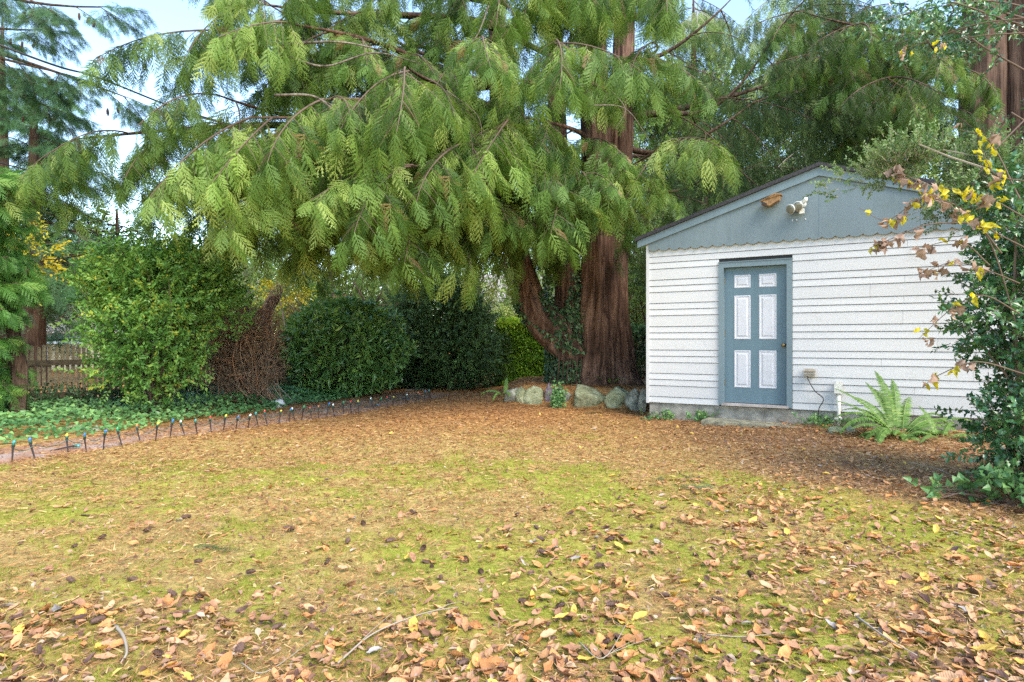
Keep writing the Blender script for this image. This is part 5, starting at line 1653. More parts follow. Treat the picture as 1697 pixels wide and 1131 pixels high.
o = link('low_undergrowth', ac.mesh('low_undergrowth', [M['ivy_dark'], M['twig']])); tag(o, 'dark low leafy undergrowth at the foot of the fence', 'undergrowth', kind='stuff')

# ------------------------------------------------------------------ ferns
def fern_frond_mesh(L=.85, arch=.55, seed=0, pin=34, wid=.16):
    g = np.random.default_rng(seed)
    t = np.linspace(0, 1, 18)
    th = R(72) - t ** 1.3 * arch * 2.1
    dx = np.cos(th); dz = np.sin(th)
    X = np.concatenate([[0], np.cumsum(dx[:-1])]) * L / 17; Z = np.concatenate([[0], np.cumsum(dz[:-1])]) * L / 17
    pth = np.stack([X, .03 * np.sin(t * 3 + seed) * L, Z], -1)
    ac = Acc(); V, T = tube(pth, np.linspace(.005, .0015, 18), 4, cap=False); ac.add(V, T, 0, .9)
    q = np.linspace(.16, .985, pin)
    P = np.stack([np.interp(q, t, pth[:, k]) for k in range(3)], -1); tg = nrm(np.stack([np.interp(q, t, np.gradient(pth[:, k])) for k in range(3)], -1))
    for sg in (-1, 1):
        side = np.array([0, sg, 0.]); ll = wid * np.clip(np.sin(np.pi * (q * .86 + .12)) ** .7, .1, 1) * .62 * g.uniform(.85, 1.1, pin)
        nn_ = np.cross(tg, np.array([0, 1., 0])); nn_ = -nn_ if nn_[0][2] < 0 else nn_
        D = side + tg * .35 - np.array([0, 0, .25]) + g.normal(size=(pin, 3)) * .06
        V, T, k = leaves(P, D, nn_ + g.normal(size=(pin, 3)) * .12, ll, .024 * L / .85, [(.12, 1.), (.6, .7)], fold=.1, droop=.2)
        ac.add(V, T, 0, np.repeat(np.clip(.5 + g.normal(size=pin) * .15, 0, 1), k))
    return ac


FFM = {}
for k_, (a_, w_) in enumerate([(.35, .16), (.75, .15), (1.0, .15), (.55, .17), (1.25, .14)]):
    FFM[k_] = fern_frond_mesh(.95, a_, 90 + k_, 36, w_).mesh('frond', [M['fern']])


def fern(base, fronds, label, group=None, name='sword_fern'):
    r0 = thing(name, base, label, 'fern', group)
    for (az, v_, s_, tilt) in fronds:
        o = link('frond', FFM[v_], r0, (0.04 * math.cos(R(az)), .04 * math.sin(R(az)), 0))
        o.rotation_euler = (0, tilt, R(az)); o.scale = (s_,) * 3
    return r0


fb = at(1490, 715, 7.8); fb.z = ghf(fb.x, fb.y)
fern(fb, [(95, 0, .98, -.1), (70, 0, .9, .0), (150, 0, .95, .25), (165, 0, .85, .38), (185, 2, .95, .35), (200, 4, .85, .5), (215, 2, .75, .55), (20, 1, .9, .35), (5, 2, .95, .4), (-10, 1, .9, .75), (-15, 2, .9, .5), (-35, 3, .75, .8),
         (262, 4, .75, .75), (245, 4, .6, .6), (285, 4, .6, .85), (120, 3, .8, .1), (45, 3, .85, .15), (340, 1, .8, .85), (172, 4, .8, .7), (232, 3, .55, .6), (30, 2, .7, .6), (82, 3, .9, .05), (110, 0, .85, .0), (60, 1, .8, .2), (135, 1, .8, .2), (195, 3, .8, .6), (222, 1, .8, .7), (178, 1, .9, .3), (352, 3, .95, .55), (15, 0, .8, .7), (330, 2, .8, .6), (255, 2, .7, .9), (205, 0, .6, .8)],
     'large green sword fern in front of the shed wall')
fb = at(1560, 690, 7.4); fb.z = ghf(fb.x, fb.y)
fern(fb, [(100, 0, .5, .1), (40, 1, .5, .3), (-40, 3, .5, .8), (-5, 2, .55, .7), (170, 2, .5, .6), (210, 3, .5, .8)], 'small dark fern tucked beside the soil heap, right of the large fern')
fb = at(1390, 705, 8.5); fb.z = ghf(fb.x, fb.y)
fern(fb, [(180, 3, .32, .9), (210, 2, .3, .8), (250, 1, .3, .8), (150, 2, .3, .7), (300, 3, .28, .8), (20, 3, .3, .8)], 'tiny fern sprouting at the foot of the conduit pipe')
fb = at(838, 655, 12.9); fb.z = ghf(fb.x, fb.y)
fern(fb, [(200, 1, .6, .5), (240, 2, .6, .5), (280, 1, .6, .5), (320, 2, .6, .4), (160, 2, .6, .4), (90, 0, .6, .2), (0, 1, .55, .4)], 'fern at the left end of the rock row')
fb = at(1010, 640, 12.6); fb.z = ghf(fb.x, fb.y)
fern(fb, [(200, 3, .35, .2), (260, 3, .35, .2), (330, 3, .35, .3), (20, 3, .3, .2), (100, 0, .3, .2)], 'small bright fern growing at the cedar roots')

# little weeds at the foundation
g = np.random.default_rng(19)
for (u0, yy, s_, lab) in ((.30, -.12, .30, 'small green weed at the left end of the shed foundation'), (.88, -.10, .30, 'small green weed left of the doorstep'), (2.55, -.12, .32, 'low green weed between outlet and conduit'), (2.98, -.18, .45, 'leafy green weed right of the conduit pipe')):
    p = shed_pt(u0, yy, 0)
    r0 = thing('weed', (p.x, p.y, ghf(p.x, p.y)), lab, 'weed')
    n = 46; P = np.array(p) + g.normal(size=(n, 3)) * np.array([s_ * .45, .05, 0]) + np.array([0, 0, .02]); P[:, 2] += g.random(n) * .09 + ghf(p.x, p.y)
    ac = Acc(); sprigs(ac, P, rdir(n, .6, g), .09, 6, .045, .024, OVAL, 0, 1, rng=g)
    part('foliage', ac, [M['ivy'], M['twig']], r0, kind='stuff')

# ivy in front of the rocks
n = 420; c_ = at(925, 660, 11.9); P = np.array(c_) + g.normal(size=(n, 3)) * np.array([.07, .05, .13]); r0 = thing('ivy_plant', c_, 'ivy spilling over between the purple rock and the pale rock', 'ivy')
V, T, k = leaves(P, g.normal(size=(n, 3)) + np.array([0, -.5, -.5]), np.array([0, -1, .5]) + g.normal(size=(n, 3)) * .4, .05, .045, IVYL)
part('leaves', Acc().add(V, T, 0, np.repeat(g.random(n), k)), M['ivy'], r0, kind='stuff')
V, T = tube(bez([c_ + Vector((0, .06, .2)), c_, c_ - Vector((0, .02, .18))], 5), .006, 4); part('stem', Acc().add(V, T), M['twig'], r0)

# ------------------------------------------------------------------ holly and vine in the right foreground
hb = (4.35, 5.2, .05)
leafy('holly_bush', hb, 'dense dark holly bush filling the right edge', 'shrub',
      [((4.55, 5.1, 1.7), (.72, .7, .9), 3.4), ((4.45, 5.0, .95), (.66, .65, .85), 3.0), ((4.15, 4.9, .5), (.50, .5, .40), 1.2), ((4.7, 5.3, 2.3), (.75, .6, .45), 1.2), ((4.0, 5.2, 1.45), (.34, .35, .45), .7), ((4.2, 5.1, 2.25), (.45, .4, .38), .9)],
      .058, .036, 'holly', k=8, tw=.17, n=2100, prof=HOLLY, upd=.15, shell=.4, rough=.4, seed=6, mats2='twig')
leafy('ivy_clump', (3.75, 4.75, .03), 'low clump of broad green ivy leaves at the foot of the holly', 'ivy',
      [((3.85, 4.65, .12), (.40, .42, .16), 2), ((4.1, 4.35, .10), (.35, .35, .14), 1.3), ((3.35, 4.9, .06), (.18, .16, .07), .3)], .06, .056, 'ivy', k=4, tw=.10, n=230, prof=IVYL, upd=.6, shell=.2, rough=.2, seed=61, mats2='twig')
# pale fine-leaved shrub lying over the shed roof
leafy('roof_shrub', (7.3, 6.2, .05), 'fine-leaved light green bush leaning over the shed roof', 'shrub',
      [((4.15, 6.6, 2.98), (.66, .5, .30), 2.4), ((4.85, 6.5, 2.85), (.55, .45, .34), 1.6), ((4.55, 6.6, 3.12), (.45, .4, .18), .8)],
      .036, .022, 'holly_light', k=11, tw=.17, n=2600, nstem=7, upd=.35, shell=.3, rough=.55, seed=7, mats2='twig_pale', drop=(2.2, .25))
# holly branches coming in at the top right
hr = thing('holly_tree', (6.4, 7.4, 0), 'holly whose glossy twigs hang in at the top right in front of the trunks', 'tree')
trunk([(6.9, 6.7, -.1), (6.8, 6.8, 2.5), (6.6, 6.9, 5.0), (6.4, 7, 7)], [.09, .08, .06, .03], mat='bark_grey', root=hr, sides=14, fl=flute(3, .05, 5, .05, 1))
g = np.random.default_rng(23); ac = Acc(); sa = Acc()
for (x0_, y0_, x1_, y1_, Yd, n) in ((1690, 40, 1480, 75, 6.8, 60), (1690, 10, 1440, 40, 6.9, 60), (1650, 90, 1545, 55, 6.6, 35), (1697, 200, 1655, 215, 6.2, 12), (1600, 10, 1560, 60, 6.8, 26), (1697, 60, 1600, 25, 6.5, 30), (1600, 5, 1500, 20, 7.2, 30)):
    a = np.array(at(x0_, y0_, Yd)); b_ = np.array(at(x1_, y1_, Yd + .3))
    st_ = np.array([6.6, 6.9, max(a[2] - .6, 3)])
    V, T = tube(bez([st_, a, (a + b_) / 2 + np.array([0, 0, .1]), b_], 6), np.linspace(.012, .003, 19), 6); part('branch', Acc().add(V, T, 0, .5, True), M['twig'], hr)
    t = g.random(n); P = a + (b_ - a) * t[:, None] + g.normal(size=(n, 3)) * .10
    sprigs(ac, P, (b_ - a) * .6 + g.normal(size=(n, 3)) * .8, .16, 7, .06, .034, HOLLY, 0, 1, rng=g)
part('foliage', ac, [M['holly'], M['twig']], hr, kind='stuff')

# thin vine stems with withered and yellow leaves, each leaf a part
vr = thing('maple_sapling', (4.75, 5.0, .05), 'sapling with thin dark twigs bearing withered brown and yellow leaves', 'shrub')
tw_pts = []
stems = [  # px, py, Y polylines
    [(1690, 560, 4.9), (1640, 400, 4.9), (1580, 345, 4.9), (1510, 300, 5.0), (1480, 285, 5.1)],
    [(1660, 420, 4.8), (1600, 350, 4.8), (1530, 330, 4.9), (1470, 365, 5.0), (1424, 345, 5.1)],
    [(1620, 370, 4.8), (1540, 372, 4.8), (1480, 395, 4.9), (1440, 412, 5.0)],
    [(1640, 440, 4.8), (1590, 400, 4.8), (1520, 412, 4.9)],
    [(1690, 470, 4.7), (1640, 450, 4.7), (1580, 435, 4.8), (1523, 455, 4.9)],
    [(1690, 520, 4.7), (1630, 490, 4.7), (1580, 510, 4.8), (1522, 562, 4.9)],
    [(1697, 620, 4.6), (1620, 600, 4.6), (1560, 620, 4.7), (1530, 640, 4.8)],
    [(1690, 330, 4.7), (1640, 235, 4.8), (1590, 215, 4.9)],
    [(1697, 300, 4.6), (1650, 290, 4.7), (1625, 245, 4.8)],
    [(1697, 200, 4.8), (1640, 260, 4.8), (1600, 330, 4.9)],
    [(1697, 360, 4.6), (1640, 330, 4.7), (1560, 310, 4.8)],
    [(1697, 410, 4.5), (1640, 380, 4.6), (1600, 350, 4.7)],
    [(1697, 55, 5.0), (1620, 60, 5.1), (1545, 75, 5.3)], [(1697, 30, 5.0), (1600, 45, 5.2), (1470, 95, 5.6)]]
sa = Acc()
for pl in stems:
    P = bez([at(*p) for p in pl], 8)
    V, T = tube(P, np.linspace(.0065, .0018, len(P)), 5, cap=False); part('twig', Acc().add(V, T, 0, .5, True), M['twig'], vr)
    tw_pts.append(P)
for q in range(3):
    V, T = tube(bez([(4.75 + q * .04, 5.0, 0), (4.7, 4.95, 1.2), at(1697, [560, 420, 330][q], 4.9)], 6), .014, 6); part('stem', Acc().add(V, T, 0, .5, True), M['twig'], vr)


def lobed_leaf(L, Wd, seed, mat, curl=.3, lobes=True):
    g = np.random.default_rng(seed)
    prof = [(.08, .45), (.22, 1.0), (.36, .62), (.52, .95), (.66, .45), (.84, .30)] if lobes else [(.1, .45), (.28, .9), (.5, 1.), (.72, .75), (.9, .32)]
    V, T, k = leaves(np.zeros((1, 3)), [(1, 0, 0)], [(0, 0, 1)], L, Wd, prof, fold=.25, droop=.2)
    V[:, 2] += curl * L * (np.sin(V[:, 0] / L * 3 + seed) * .2 + (V[:, 1] / Wd) ** 2 * 1.1) + g.normal(size=len(V)) * .012 * L / .08
    ac = Acc().add(V, T, 0, np.clip(.5 + g.normal(size=len(V)) * .2, 0, 1), True)
    return ac.mesh('leaf', [M[mat]])


dead = [lobed_leaf(.095, .085, 300 + i, 'deadleaf', .55) for i in range(5)]
yel = [lobed_leaf(.085, .042, 320 + i, 'yellow', .25, False) for i in range(4)]
g = random.Random(17)
for si, P in enumerate(tw_pts):
    kinds = dead if si < 6 else yel
    n = (26, 20, 18, 9, 16, 13, 12, 7, 12, 4, 20, 20, 4, 4)[si]
    for q in range(n):
        t = g.uniform(.30 if si < 12 else .8, 1.) ** .8; i = int(t * (len(P) - 1))
        kk = kinds if g.random() < .72 else (yel if kinds is dead else dead)
        if si == 11 or si == 10: kk = yel if g.random() < .8 else dead
        place(g.choice(kk), vr, P[i] + np.array([g.uniform(-.03, .03), g.uniform(-.05, .05), g.uniform(-.03, .03)]), (g.uniform(-1, .6), g.uniform(-.7, .2), g.uniform(-1.3, .1)), g.uniform(.55, 1.1), g.uniform(-1.5, 1.5), 'leaf')
o = place(yel[1], vr, at(1697, 700, 4.4), (.7, -.3, .45), 1.7, .4, 'leaf')

# soil heap texture: broken earth lumps and dead fronds
# ------------------------------------------------------------------ fallen leaves
def leafcol(name, c, c2):
    m, nt, b = new_mat(name)
    co = N_(nt, 'ShaderNodeTexCoord'); oi = N_(nt, 'ShaderNodeObjectInfo')
    n = N_(nt, 'ShaderNodeTexNoise', inputs={'Scale': 30., 'Detail': 5., 'Roughness': .7}); nt.links.new(co.outputs['Object'], n.inputs['Vector'])
    r = ramp(nt, [(.3, c2), (.6, c), (.8, tuple(min(1, x * 1.25) for x in c))]); nt.links.new(n.outputs[0], r.inputs[0])
    w = N_(nt, 'ShaderNodeTexWave', inputs={'Scale': 42., 'Distortion': 1.0}); w.bands_direction = 'X'; nt.links.new(co.outputs['Object'], w.inputs['Vector'])
    hs = N_(nt, 'ShaderNodeHueSaturation'); mr = N_(nt, 'ShaderNodeMapRange', inputs={'To Min': .68, 'To Max': 1.3}); nt.links.new(oi.outputs['Random'], mr.inputs[0])
    nt.links.new(mr.outputs[0], hs.inputs['Value']); nt.links.new(r.outputs[0], hs.inputs['Color'])
    nt.links.new(hs.outputs[0], b.inputs['Base Color']); b.inputs['Roughness'].default_value = .55; b.inputs['Specular IOR Level'].default_value = .35
    bp = N_(nt, 'ShaderNodeBump', inputs={'Strength': .35, 'Distance': .002}); nt.links.new(w.outputs[0], bp.inputs['Height']); nt.links.new(bp.outputs[0], b.inputs['Normal'])
    return m


LC = {'tan': leafcol('tan_leaf', (.60, .32, .14), (.36, .155, .065)), 'brown': leafcol('brown_leaf', (.47, .24, .13), (.24, .115, .06)), 'rust': leafcol('rust_leaf', (.64, .29, .10), (.40, .15, .05)),
      'pink': leafcol('pinkish_leaf', (.58, .35, .19), (.36, .18, .09)), 'yellow': leafcol('yellow_leaf', (.72, .50, .10), (.62, .34, .06)), 'grey': leafcol('grey_leaf', (.40, .36, .33), (.27, .23, .21)),
      'dark': leafcol('dark_leaf', (.15, .075, .055), (.07, .04, .03))}


def fallen_mesh(seed, nt_=8, nv_=5):
    g = np.random.default_rng(seed)
    L = 1.; Wd = g.uniform(.48, .68)
    t = np.linspace(0, 1, nt_)
    w = Wd * .5 * np.sin(np.pi * np.clip(t * .94 + .03, 0, 1)) ** .75 * (1 - .25 * t) * (1 + .1 * g.normal(size=nt_))
    v = np.linspace(-1, 1, nv_)
    X = t[:, None] * np.ones((1, nv_)); Y = w[:, None] * v[None]
    curl = g.uniform(.2, 2.6); c2 = g.uniform(-.5, 1.3); tw_ = g.uniform(-.7, .7)
    Z = curl * Y ** 2 * 1.5 + c2 * (X - .5) ** 2 * .6 + tw_ * (X - .5) * Y + .035 * g.normal(size=X.shape)
    V = np.stack([X - .5, Y + .06 * np.sin(X * 3 + seed), Z], -1).reshape(-1, 3)
    i = np.arange(nt_ - 1)[:, None] * nv_; j = np.arange(nv_ - 1)[None]
    Q = np.stack([i + j, i + nv_ + j, i + nv_ + j + 1, i + j + 1], -1).reshape(-1, 4)
    T = np.concatenate([Q[:, [0, 1, 2]], Q[:, [0, 2, 3]]])
    # stalk
    k = len(V)
    V = np.concatenate([V, [(-.48, .008, .0), (-.48, -.008, 0), (-.72, .05, .04)]]); T = np.concatenate([T, [(k, k + 1, k + 2)]])
    V[:, 2] -= V[:, 2].min()
    return V, T


FMs = [fallen_mesh(400 + i) for i in range(12)]
FMl = [fallen_mesh(400 + i, 5, 3) for i in range(12)]
g = np.random.default_rng(55)
# positions by a world density
cand = []
for _ in range(60000):
    Y = 2.0 + 9.5 * g.random() ** 1.5; X = g.uniform(-.86, .86) * Y
    if X < xe(Y) + .1: continue
    dn = .055
    dn += .85 * float(sstep(3.05, 2.35, Y + .15 * X * (X < 0))) * (.35 + .65 * float(sstep(.42, .6, fbm(X * 1.6, Y * 1.6, 61, 3))))
    dn += .95 * float(sstep(-.4, 2.0, X - .10 * (Y - 3))) * float(sstep(6.4, 4.2, Y)) * (.3 + .8 * float(sstep(.38, .62, fbm(X * 2, Y * 2, 71, 3))))
    dn += .55 * float(bed_amt(X, Y))
    dn += .30 * float(sstep(4.8, 3.2, Y)) * float(sstep(-.9, .3, X))
    if g.random() < min(dn, 1) * .105 * (Y / 3.2):
        cand.append((X, Y))
        while g.random() < .38: cand.append((X + float(g.normal()) * .06, Y + float(g.normal()) * .06))
print('fallen leaves', len(cand))
names = ['tan', 'brown', 'rust', 'pink', 'yellow', 'grey', 'dark']
lab = {'tan': ('curled tan leaf fallen on the mossy lawn', 'tan fallen leaves on the lawn'), 'brown': ('brown crinkled leaf fallen on the lawn', 'brown fallen leaves on the lawn'),
       'rust': ('rust-orange leaf fallen on the lawn', 'rust-orange fallen leaves on the lawn'), 'pink': ('pale pinkish-brown leaf fallen on the lawn', 'pinkish fallen leaves on the lawn'),
       'yellow': ('bright yellow leaf lying on the lawn', 'yellow fallen leaves on the lawn'), 'grey': ('grey underside-up leaf lying on the lawn', 'grey fallen leaves on the lawn'), 'dark': ('dark rotting brown leaf lying on the lawn', 'dark fallen leaves on the lawn')}
fmesh = {}
items = []


def zone(X, Y):
    px_ = 848.5 + X / Y * FPX; py_ = 565.5 + EYE * FPX / Y
    c_ = 'left' if px_ < 430 else 'centre left' if px_ < 850 else 'centre right' if px_ < 1270 else 'right'
    r_ = 'nearest the bottom edge' if py_ > 1040 else 'in the foreground' if py_ > 930 else 'in the middle distance'
    return r_, c_


for (X, Y) in cand:
    cn = names[int(g.choice(7, p=[.28, .27, .18, .15, .045, .015, .06]))]
    items.append((X, Y, cn, float(g.uniform(.036, .084) * (1.15 if cn in ('yellow', 'rust') else 1) * (1 if Y < 5 else .8)), float(g.uniform(0, 6.28)), float(g.normal() * .32), float(g.normal() * .32), int(g.integers(12))))
items.sort(key=lambda r_: -r_[3] / r_[1] * (1 if abs(r_[0]) < .80 * r_[1] and r_[1] > 2.33 else .2))
rest = {k_: Acc() for k_ in names}
for q, (X, Y, cn, s_, rz, rx, ry, v_) in enumerate(items):
    z = ghf(X, Y) + .012 + float(g.random()) * .018
    if q < 300:
        if (cn, v_) not in fmesh: fmesh[(cn, v_)] = Acc().add(FMs[v_][0], FMs[v_][1], 0, .5, True).mesh('fallen_leaf', [LC[cn]])
        o = link('fallen_leaf', fmesh[(cn, v_)], None, (X, Y, z)); o.rotation_euler = (rx, ry, rz); o.scale = (s_,) * 3
        zr, zc = zone(X, Y)
        tag(o, '%s, %s, %s' % (lab[cn][0], zr, zc), 'leaf', '%s, %s, %s' % (lab[cn][1], zr, zc))
    else:
        Rm = np.array(Matrix.Rotation(rz, 3, 'Z') @ Matrix.Rotation(ry, 3, 'Y') @ Matrix.Rotation(rx, 3, 'X'))
        rest[cn].add(FMl[v_][0] @ Rm.T * s_ + np.array([X, Y, z]), FMl[v_][1], 0, .5, True)
ra = Acc()
for i_, cn in enumerate(names):
    a_ = rest[cn]
    if a_.n:
        ra.add(np.concatenate(a_.V), np.concatenate(a_.T), i_, .5, True)
tag(link('leaf_litter', ra.mesh('leaf_litter', [LC[c_] for c_ in names])), 'smaller and farther fallen leaves scattered over the lawn', 'leaf litter', kind='stuff')

# small broken leaf fragments
n = 26000
Y = 2.0 + 9.0 * g.random(n) ** 1.25; X = g.uniform(-.88, .88, n) * Y
d_ = .10 + .8 * bed_amt(X, Y) + .5 * sstep(3.6, 2.4, Y) + .45 * sstep(-.5, 2.5, X) * sstep(7, 4.5, Y) + .16 * fbm(X, Y, 33, 3)
kp = (g.random(n) < d_ * .75) & (X > xe(Y) - 1.5); X = X[kp]; Y = Y[kp]; n = len(X)
P = np.stack([X, Y, gh(X, Y) + .012 + g.random(n) * .02], -1)
V, T, k = leaves(P, g.normal(size=(n, 3)) * np.array([1, 1, .25]), np.array([0, 0, 1]) + g.normal(size=(n, 3)) * .35, g.uniform(.018, .05, n), g.uniform(.010, .03, n), [(.3, .9), (.7, .8)], fold=.5)
M['crumbs'] = leafmat('leaf_fragments', [(0, (.09, .045, .03)), (.4, (.28, .14, .085)), (.75, (.46, .28, .18)), (.93, (.56, .42, .32)), (1, (.6, .45, .10))], rough=.7, trans=.15)
tag(link('leaf_fragments', Acc().add(V, T, 0, np.repeat(g.random(n), k)).mesh('leaf_fragments', [M['crumbs']])), 'crumbled leaf fragments over the lawn', 'leaf fragments', kind='stuff')

# needles: short thin strips
n = 270000
Y = 2.0 + 14.5 * g.random(n) ** 1.15; X = g.uniform(-.9, .88, n) * Y
mo_ = moss_amt(X, Y)
lim = (X > xl(Y) - .1) & (X * .505 + Y * .863 < 9.90 + np.where(X < 2.3, 20, 0)) & ((Y < 15.5) | (X > -3)) 
kp = lim & (g.random(n) < (.38 + .62 * (1 - mo_)) * (.55 + .45 * sstep(3, 7.5, Y))); X = X[kp]; Y = Y[kp]; n = len(X)
P = np.stack([X, Y, gh(X, Y) + .006 + g.random(n) * .018 + .01 * sstep(8, 4, Y)], -1)
th = g.uniform(0, np.pi * 2, n); d = np.stack([np.cos(th), np.sin(th), g.normal(size=n) * .18], -1)
Ln = g.uniform(.03, .075, n) * (.75 + Y * .05); Wn = (.0016 + Y * .00042)
s_ = np.stack([-np.sin(th), np.cos(th), g.normal(size=n) * .5], -1)
V = np.stack([P + s_ * Wn[:, None], P - s_ * Wn[:, None], P + d * Ln[:, None]], 1).reshape(-1, 3)
tv = np.clip(g.random(n) * .8 + .25 * (1 - far_amt(X, Y)) * g.random(n), 0, 1)
tag(link('needle_litter', Acc().add(V, np.arange(3 * n).reshape(-1, 3), 0, np.repeat(tv, 3)).mesh('needle_litter', [M['needle']])), 'orange-brown conifer needles covering the ground', 'needles', kind='stuff')
print('needles', n)
# moss and short grass
n = 600000
Y = 2.0 + 8.0 * g.random(n) ** 1.5; X = g.uniform(-.86, .86, n) * Y
mo_ = moss_amt(X, Y)
cl = fbm(X * 9, Y * 9, 91, 3)
kp = (X > xe(Y)) & (g.random(n) < (.04 + 1.0 * mo_) * sstep(.30, .60, cl) * (1 - .85 * bed_amt(X, Y)) * (1 - .6 * sstep(6, 9, Y)))
X = X[kp]; Y = Y[kp]; n = len(X); mo_ = mo_[kp]
zb = gh(X, Y) + (fbm(X * 5, Y * 5, 21, 4) - .5) * .05 * sstep(9, 5, Y)
P = np.stack([X, Y, zb - .002], -1)
th = g.uniform(0, np.pi * 2, n); lean = g.uniform(.3, 1.6, n)
hgt = g.uniform(.008, .024, n) * (1 + .10 * Y)
hgt = np.where(g.random(n) < .03, hgt * 1.8, hgt)
tip = P + np.stack([np.cos(th) * lean * hgt, np.sin(th) * lean * hgt, hgt], -1)
Wn = (.0010 + Y * .00035)
s_ = np.stack([-np.sin(th), np.cos(th), np.zeros(n)], -1)
V = np.stack([P + s_ * Wn[:, None], P - s_ * Wn[:, None], tip], 1).reshape(-1, 3)
tv = np.clip(.20 + .55 * fbm(X * 3, Y * 3, 95, 3) + g.normal(size=n) * .18, 0, 1)
tag(link('moss_tufts', Acc().add(V, np.arange(3 * n).reshape(-1, 3), 0, np.repeat(tv, 3)).mesh('moss_tufts', [M['moss']])), 'yellow-green moss and short grass of the lawn', 'moss', kind='stuff')
print('moss', n)

# ------------------------------------------------------------------ cones, twigs, sprigs on the lawn
cmsh = [cone_mesh(.055, .017), cone_mesh(.062, .019, open_=1.4), cone_mesh(.045, .016, open_=.8)]
spots = [(30, 908), (128, 908), (175, 893), (228, 965), (250, 880), (122, 968), (335, 935), (423, 952), (340, 987), (292, 990), (38, 1028), (520, 1020), (545, 935), (255, 1090), (395, 1090), (703, 915), (680, 850), (770, 933), (700, 938), (715, 945), (795, 955), (730, 968),
         (907, 927), (935, 1012), (860, 1005), (930, 1035), (985, 948), (1018, 903), (905, 890), (1005, 1015), (760, 1112), (892, 887), (1010, 1075), (640, 905), (575, 905), (1150, 930), (1240, 960), (600, 870), (470, 880), (1200, 1010), (860, 860), (300, 860), (1080, 880), (1110, 1000), (450, 1050), (150, 1040)]
g = random.Random(6)
for (px_, py_) in spots:
    Y = EYE * FPX / (py_ - 565.5); X = (px_ - 848.5) / FPX * Y
    o = link('fir_cone', g.choice(cmsh), None, (X, Y, ghf(X, Y) + .026)); o.rotation_euler = (g.uniform(-.3, .3), g.uniform(-.25, .25), g.uniform(0, 6.28)); s_ = g.uniform(.8, 1.15); o.scale = (s_,) * 3
    zr, zc = zone(X, Y)
    tag(o, 'small dark brown conifer cone lying on the lawn, %s, %s' % (zr, zc), 'cone', 'conifer cones on the lawn, %s, %s' % (zr, zc))


def twig_thing(pts, r_, label, mat='twig_pale', side=0, name='twig'):
    P = []
    for (px_, py_, dz) in pts:
        Y = EYE * FPX / (py_ - 565.5); X = (px_ - 848.5) / FPX * Y
        P.append((X, Y, ghf(X, Y) + dz))
    o = thing(name, P[0], label, 'twig')
    pth = bez(P, 6)
    V, T = tube(pth, np.linspace(r_, r_ * .4, len(pth)), 6); ac = Acc().add(V, T, 0, .5, True)
    g = np.random.default_rng(len(label))
    for q in range(side):
        i = g.integers(2, len(pth) - 1); d = nrm(np.gradient(pth, axis=0))[i] + g.normal(size=3) * np.array([.5, .5, .1]); L = g.uniform(.06, .2)
        V, T = tube([pth[i], pth[i] + d * L * .5, pth[i] + d * L + np.array([0, 0, -.01])], [r_ * .45, r_ * .35, r_ * .2], 4); part('side_twig', Acc().add(V, T), M[mat], o)
    part('wood', ac, M[mat], o)
    return o


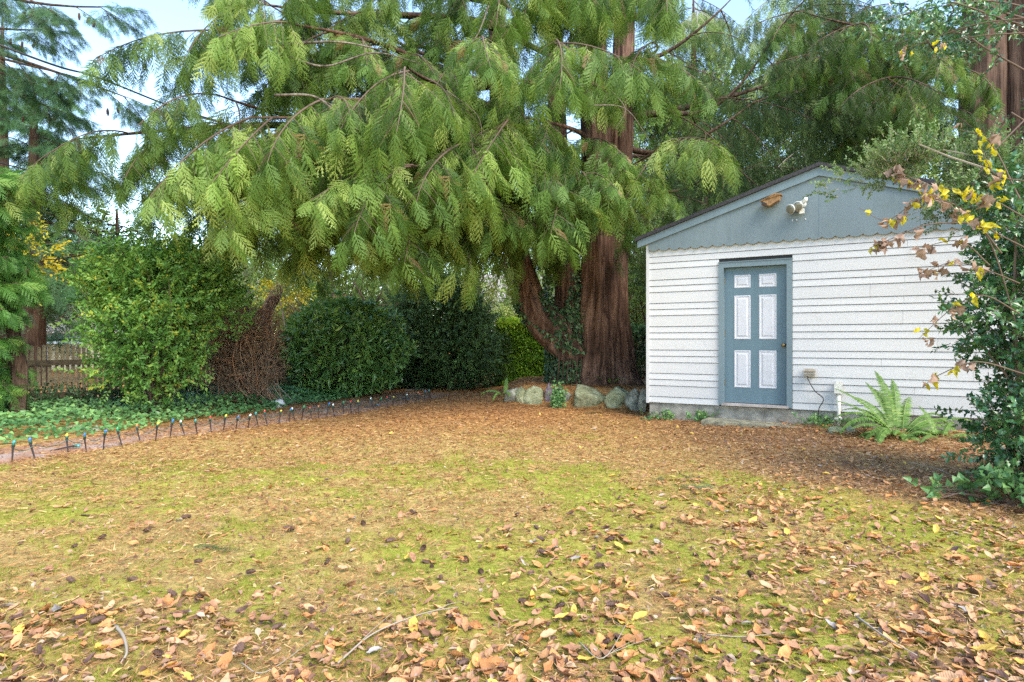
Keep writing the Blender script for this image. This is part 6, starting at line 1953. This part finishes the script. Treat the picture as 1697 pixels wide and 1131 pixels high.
twig_thing([(192, 1048, .03), (205, 1075, .05), (210, 1098, .04), (200, 1108, .02)], .008, 'short curved grey stick among the leaves at bottom left')
twig_thing([(560, 1110, .03), (620, 1065, .04), (700, 1035, .04), (760, 1020, .03)], .004, 'long thin twig lying across the moss at bottom centre', side=3)
twig_thing([(400, 1110, .03), (440, 1125, .03), (520, 1070, .03)], .003, 'thin pale twig near the bottom edge, left of centre')
twig_thing([(1420, 1040, .03), (1470, 1085, .05), (1520, 1110, .04)], .005, 'thin pale twig among the leaves at bottom right')
twig_thing([(135, 857, .02), (190, 858, .02)], .006, 'short straight dark twig on the left of the lawn', 'bark_dark')
twig_thing([(1125, 790, .03), (1150, 800, .03), (1190, 812, .03)], .004, 'bare branching twig on the lawn before the fern', 'twig', side=8)
twig_thing([(1510, 715, .05), (1560, 728, .05), (1610, 745, .04)], .009, 'long pale stick lying in the brown bed right of the fern')
twig_thing([(1505, 780, .04), (1560, 795, .04), (1630, 830, .04)], .004, 'thin stick lying in the leaf bed before the holly')
twig_thing([(100, 815, .02), (180, 806, .02), (240, 804, .02)], .003, 'long fine twig on the lawn at far left', 'twig')
twig_thing([(960, 1080, .03), (1000, 1110, .04), (1040, 1050, .04)], .003, 'forked thin twig at the bottom right of centre', side=4)
twig_thing([(1170, 1068, .03), (1230, 1072, .03), (1300, 1066, .03)], .003, 'straight pale grass stalk lying on the leaves')
twig_thing([(1395, 775, .04), (1440, 790, .05), (1450, 770, .04)], .005, 'curled brown twig in the leaf bed left of the holly', 'twig')


def sprig_thing(px_, py_, s_, label, n=5):
    Y = EYE * FPX / (py_ - 565.5); X = (px_ - 848.5) / FPX * Y
    o = thing('fir_sprig', (X, Y, ghf(X, Y) + .03), label, 'sprig')
    g = np.random.default_rng(px_)
    for q in range(n):
        V0, T0 = FIR[q % 2]
        a = g.uniform(-.5, .5) + .25; Rm = np.array(Matrix.Rotation(a, 3, 'Z') @ Matrix.Rotation(g.uniform(-.15, .1), 3, 'Y') @ Matrix.Rotation(g.uniform(-.6, .6), 3, 'X'))
        off = np.array([X + (q - n / 2) * s_ * .3, Y + g.normal() * s_ * .15, o.location[2]])
        part('spray', Acc().add(V0 @ Rm.T * s_ + off, T0, 0, .6), M['sprig'], o)


M['sprig'] = leafmat('fresh_fir_needles', [(0, (.02, .06, .03)), (1, (.09, .18, .08))], trans=.1)
sprig_thing(350, 913, .15, 'dark green fir sprig lying on the lawn at left', 5)
sprig_thing(628, 993, .10, 'small blue-green fir sprig lying on the moss near bottom centre', 3)
sprig_thing(1140, 812, .16, 'green sprig lying on the lawn before the fern', 5)
sprig_thing(1090, 800, .12, 'small fir sprig lying left of the bare twig', 3)
sprig_thing(975, 686, .20, 'flat green sprig lying in the needles before the widest rock', 4)
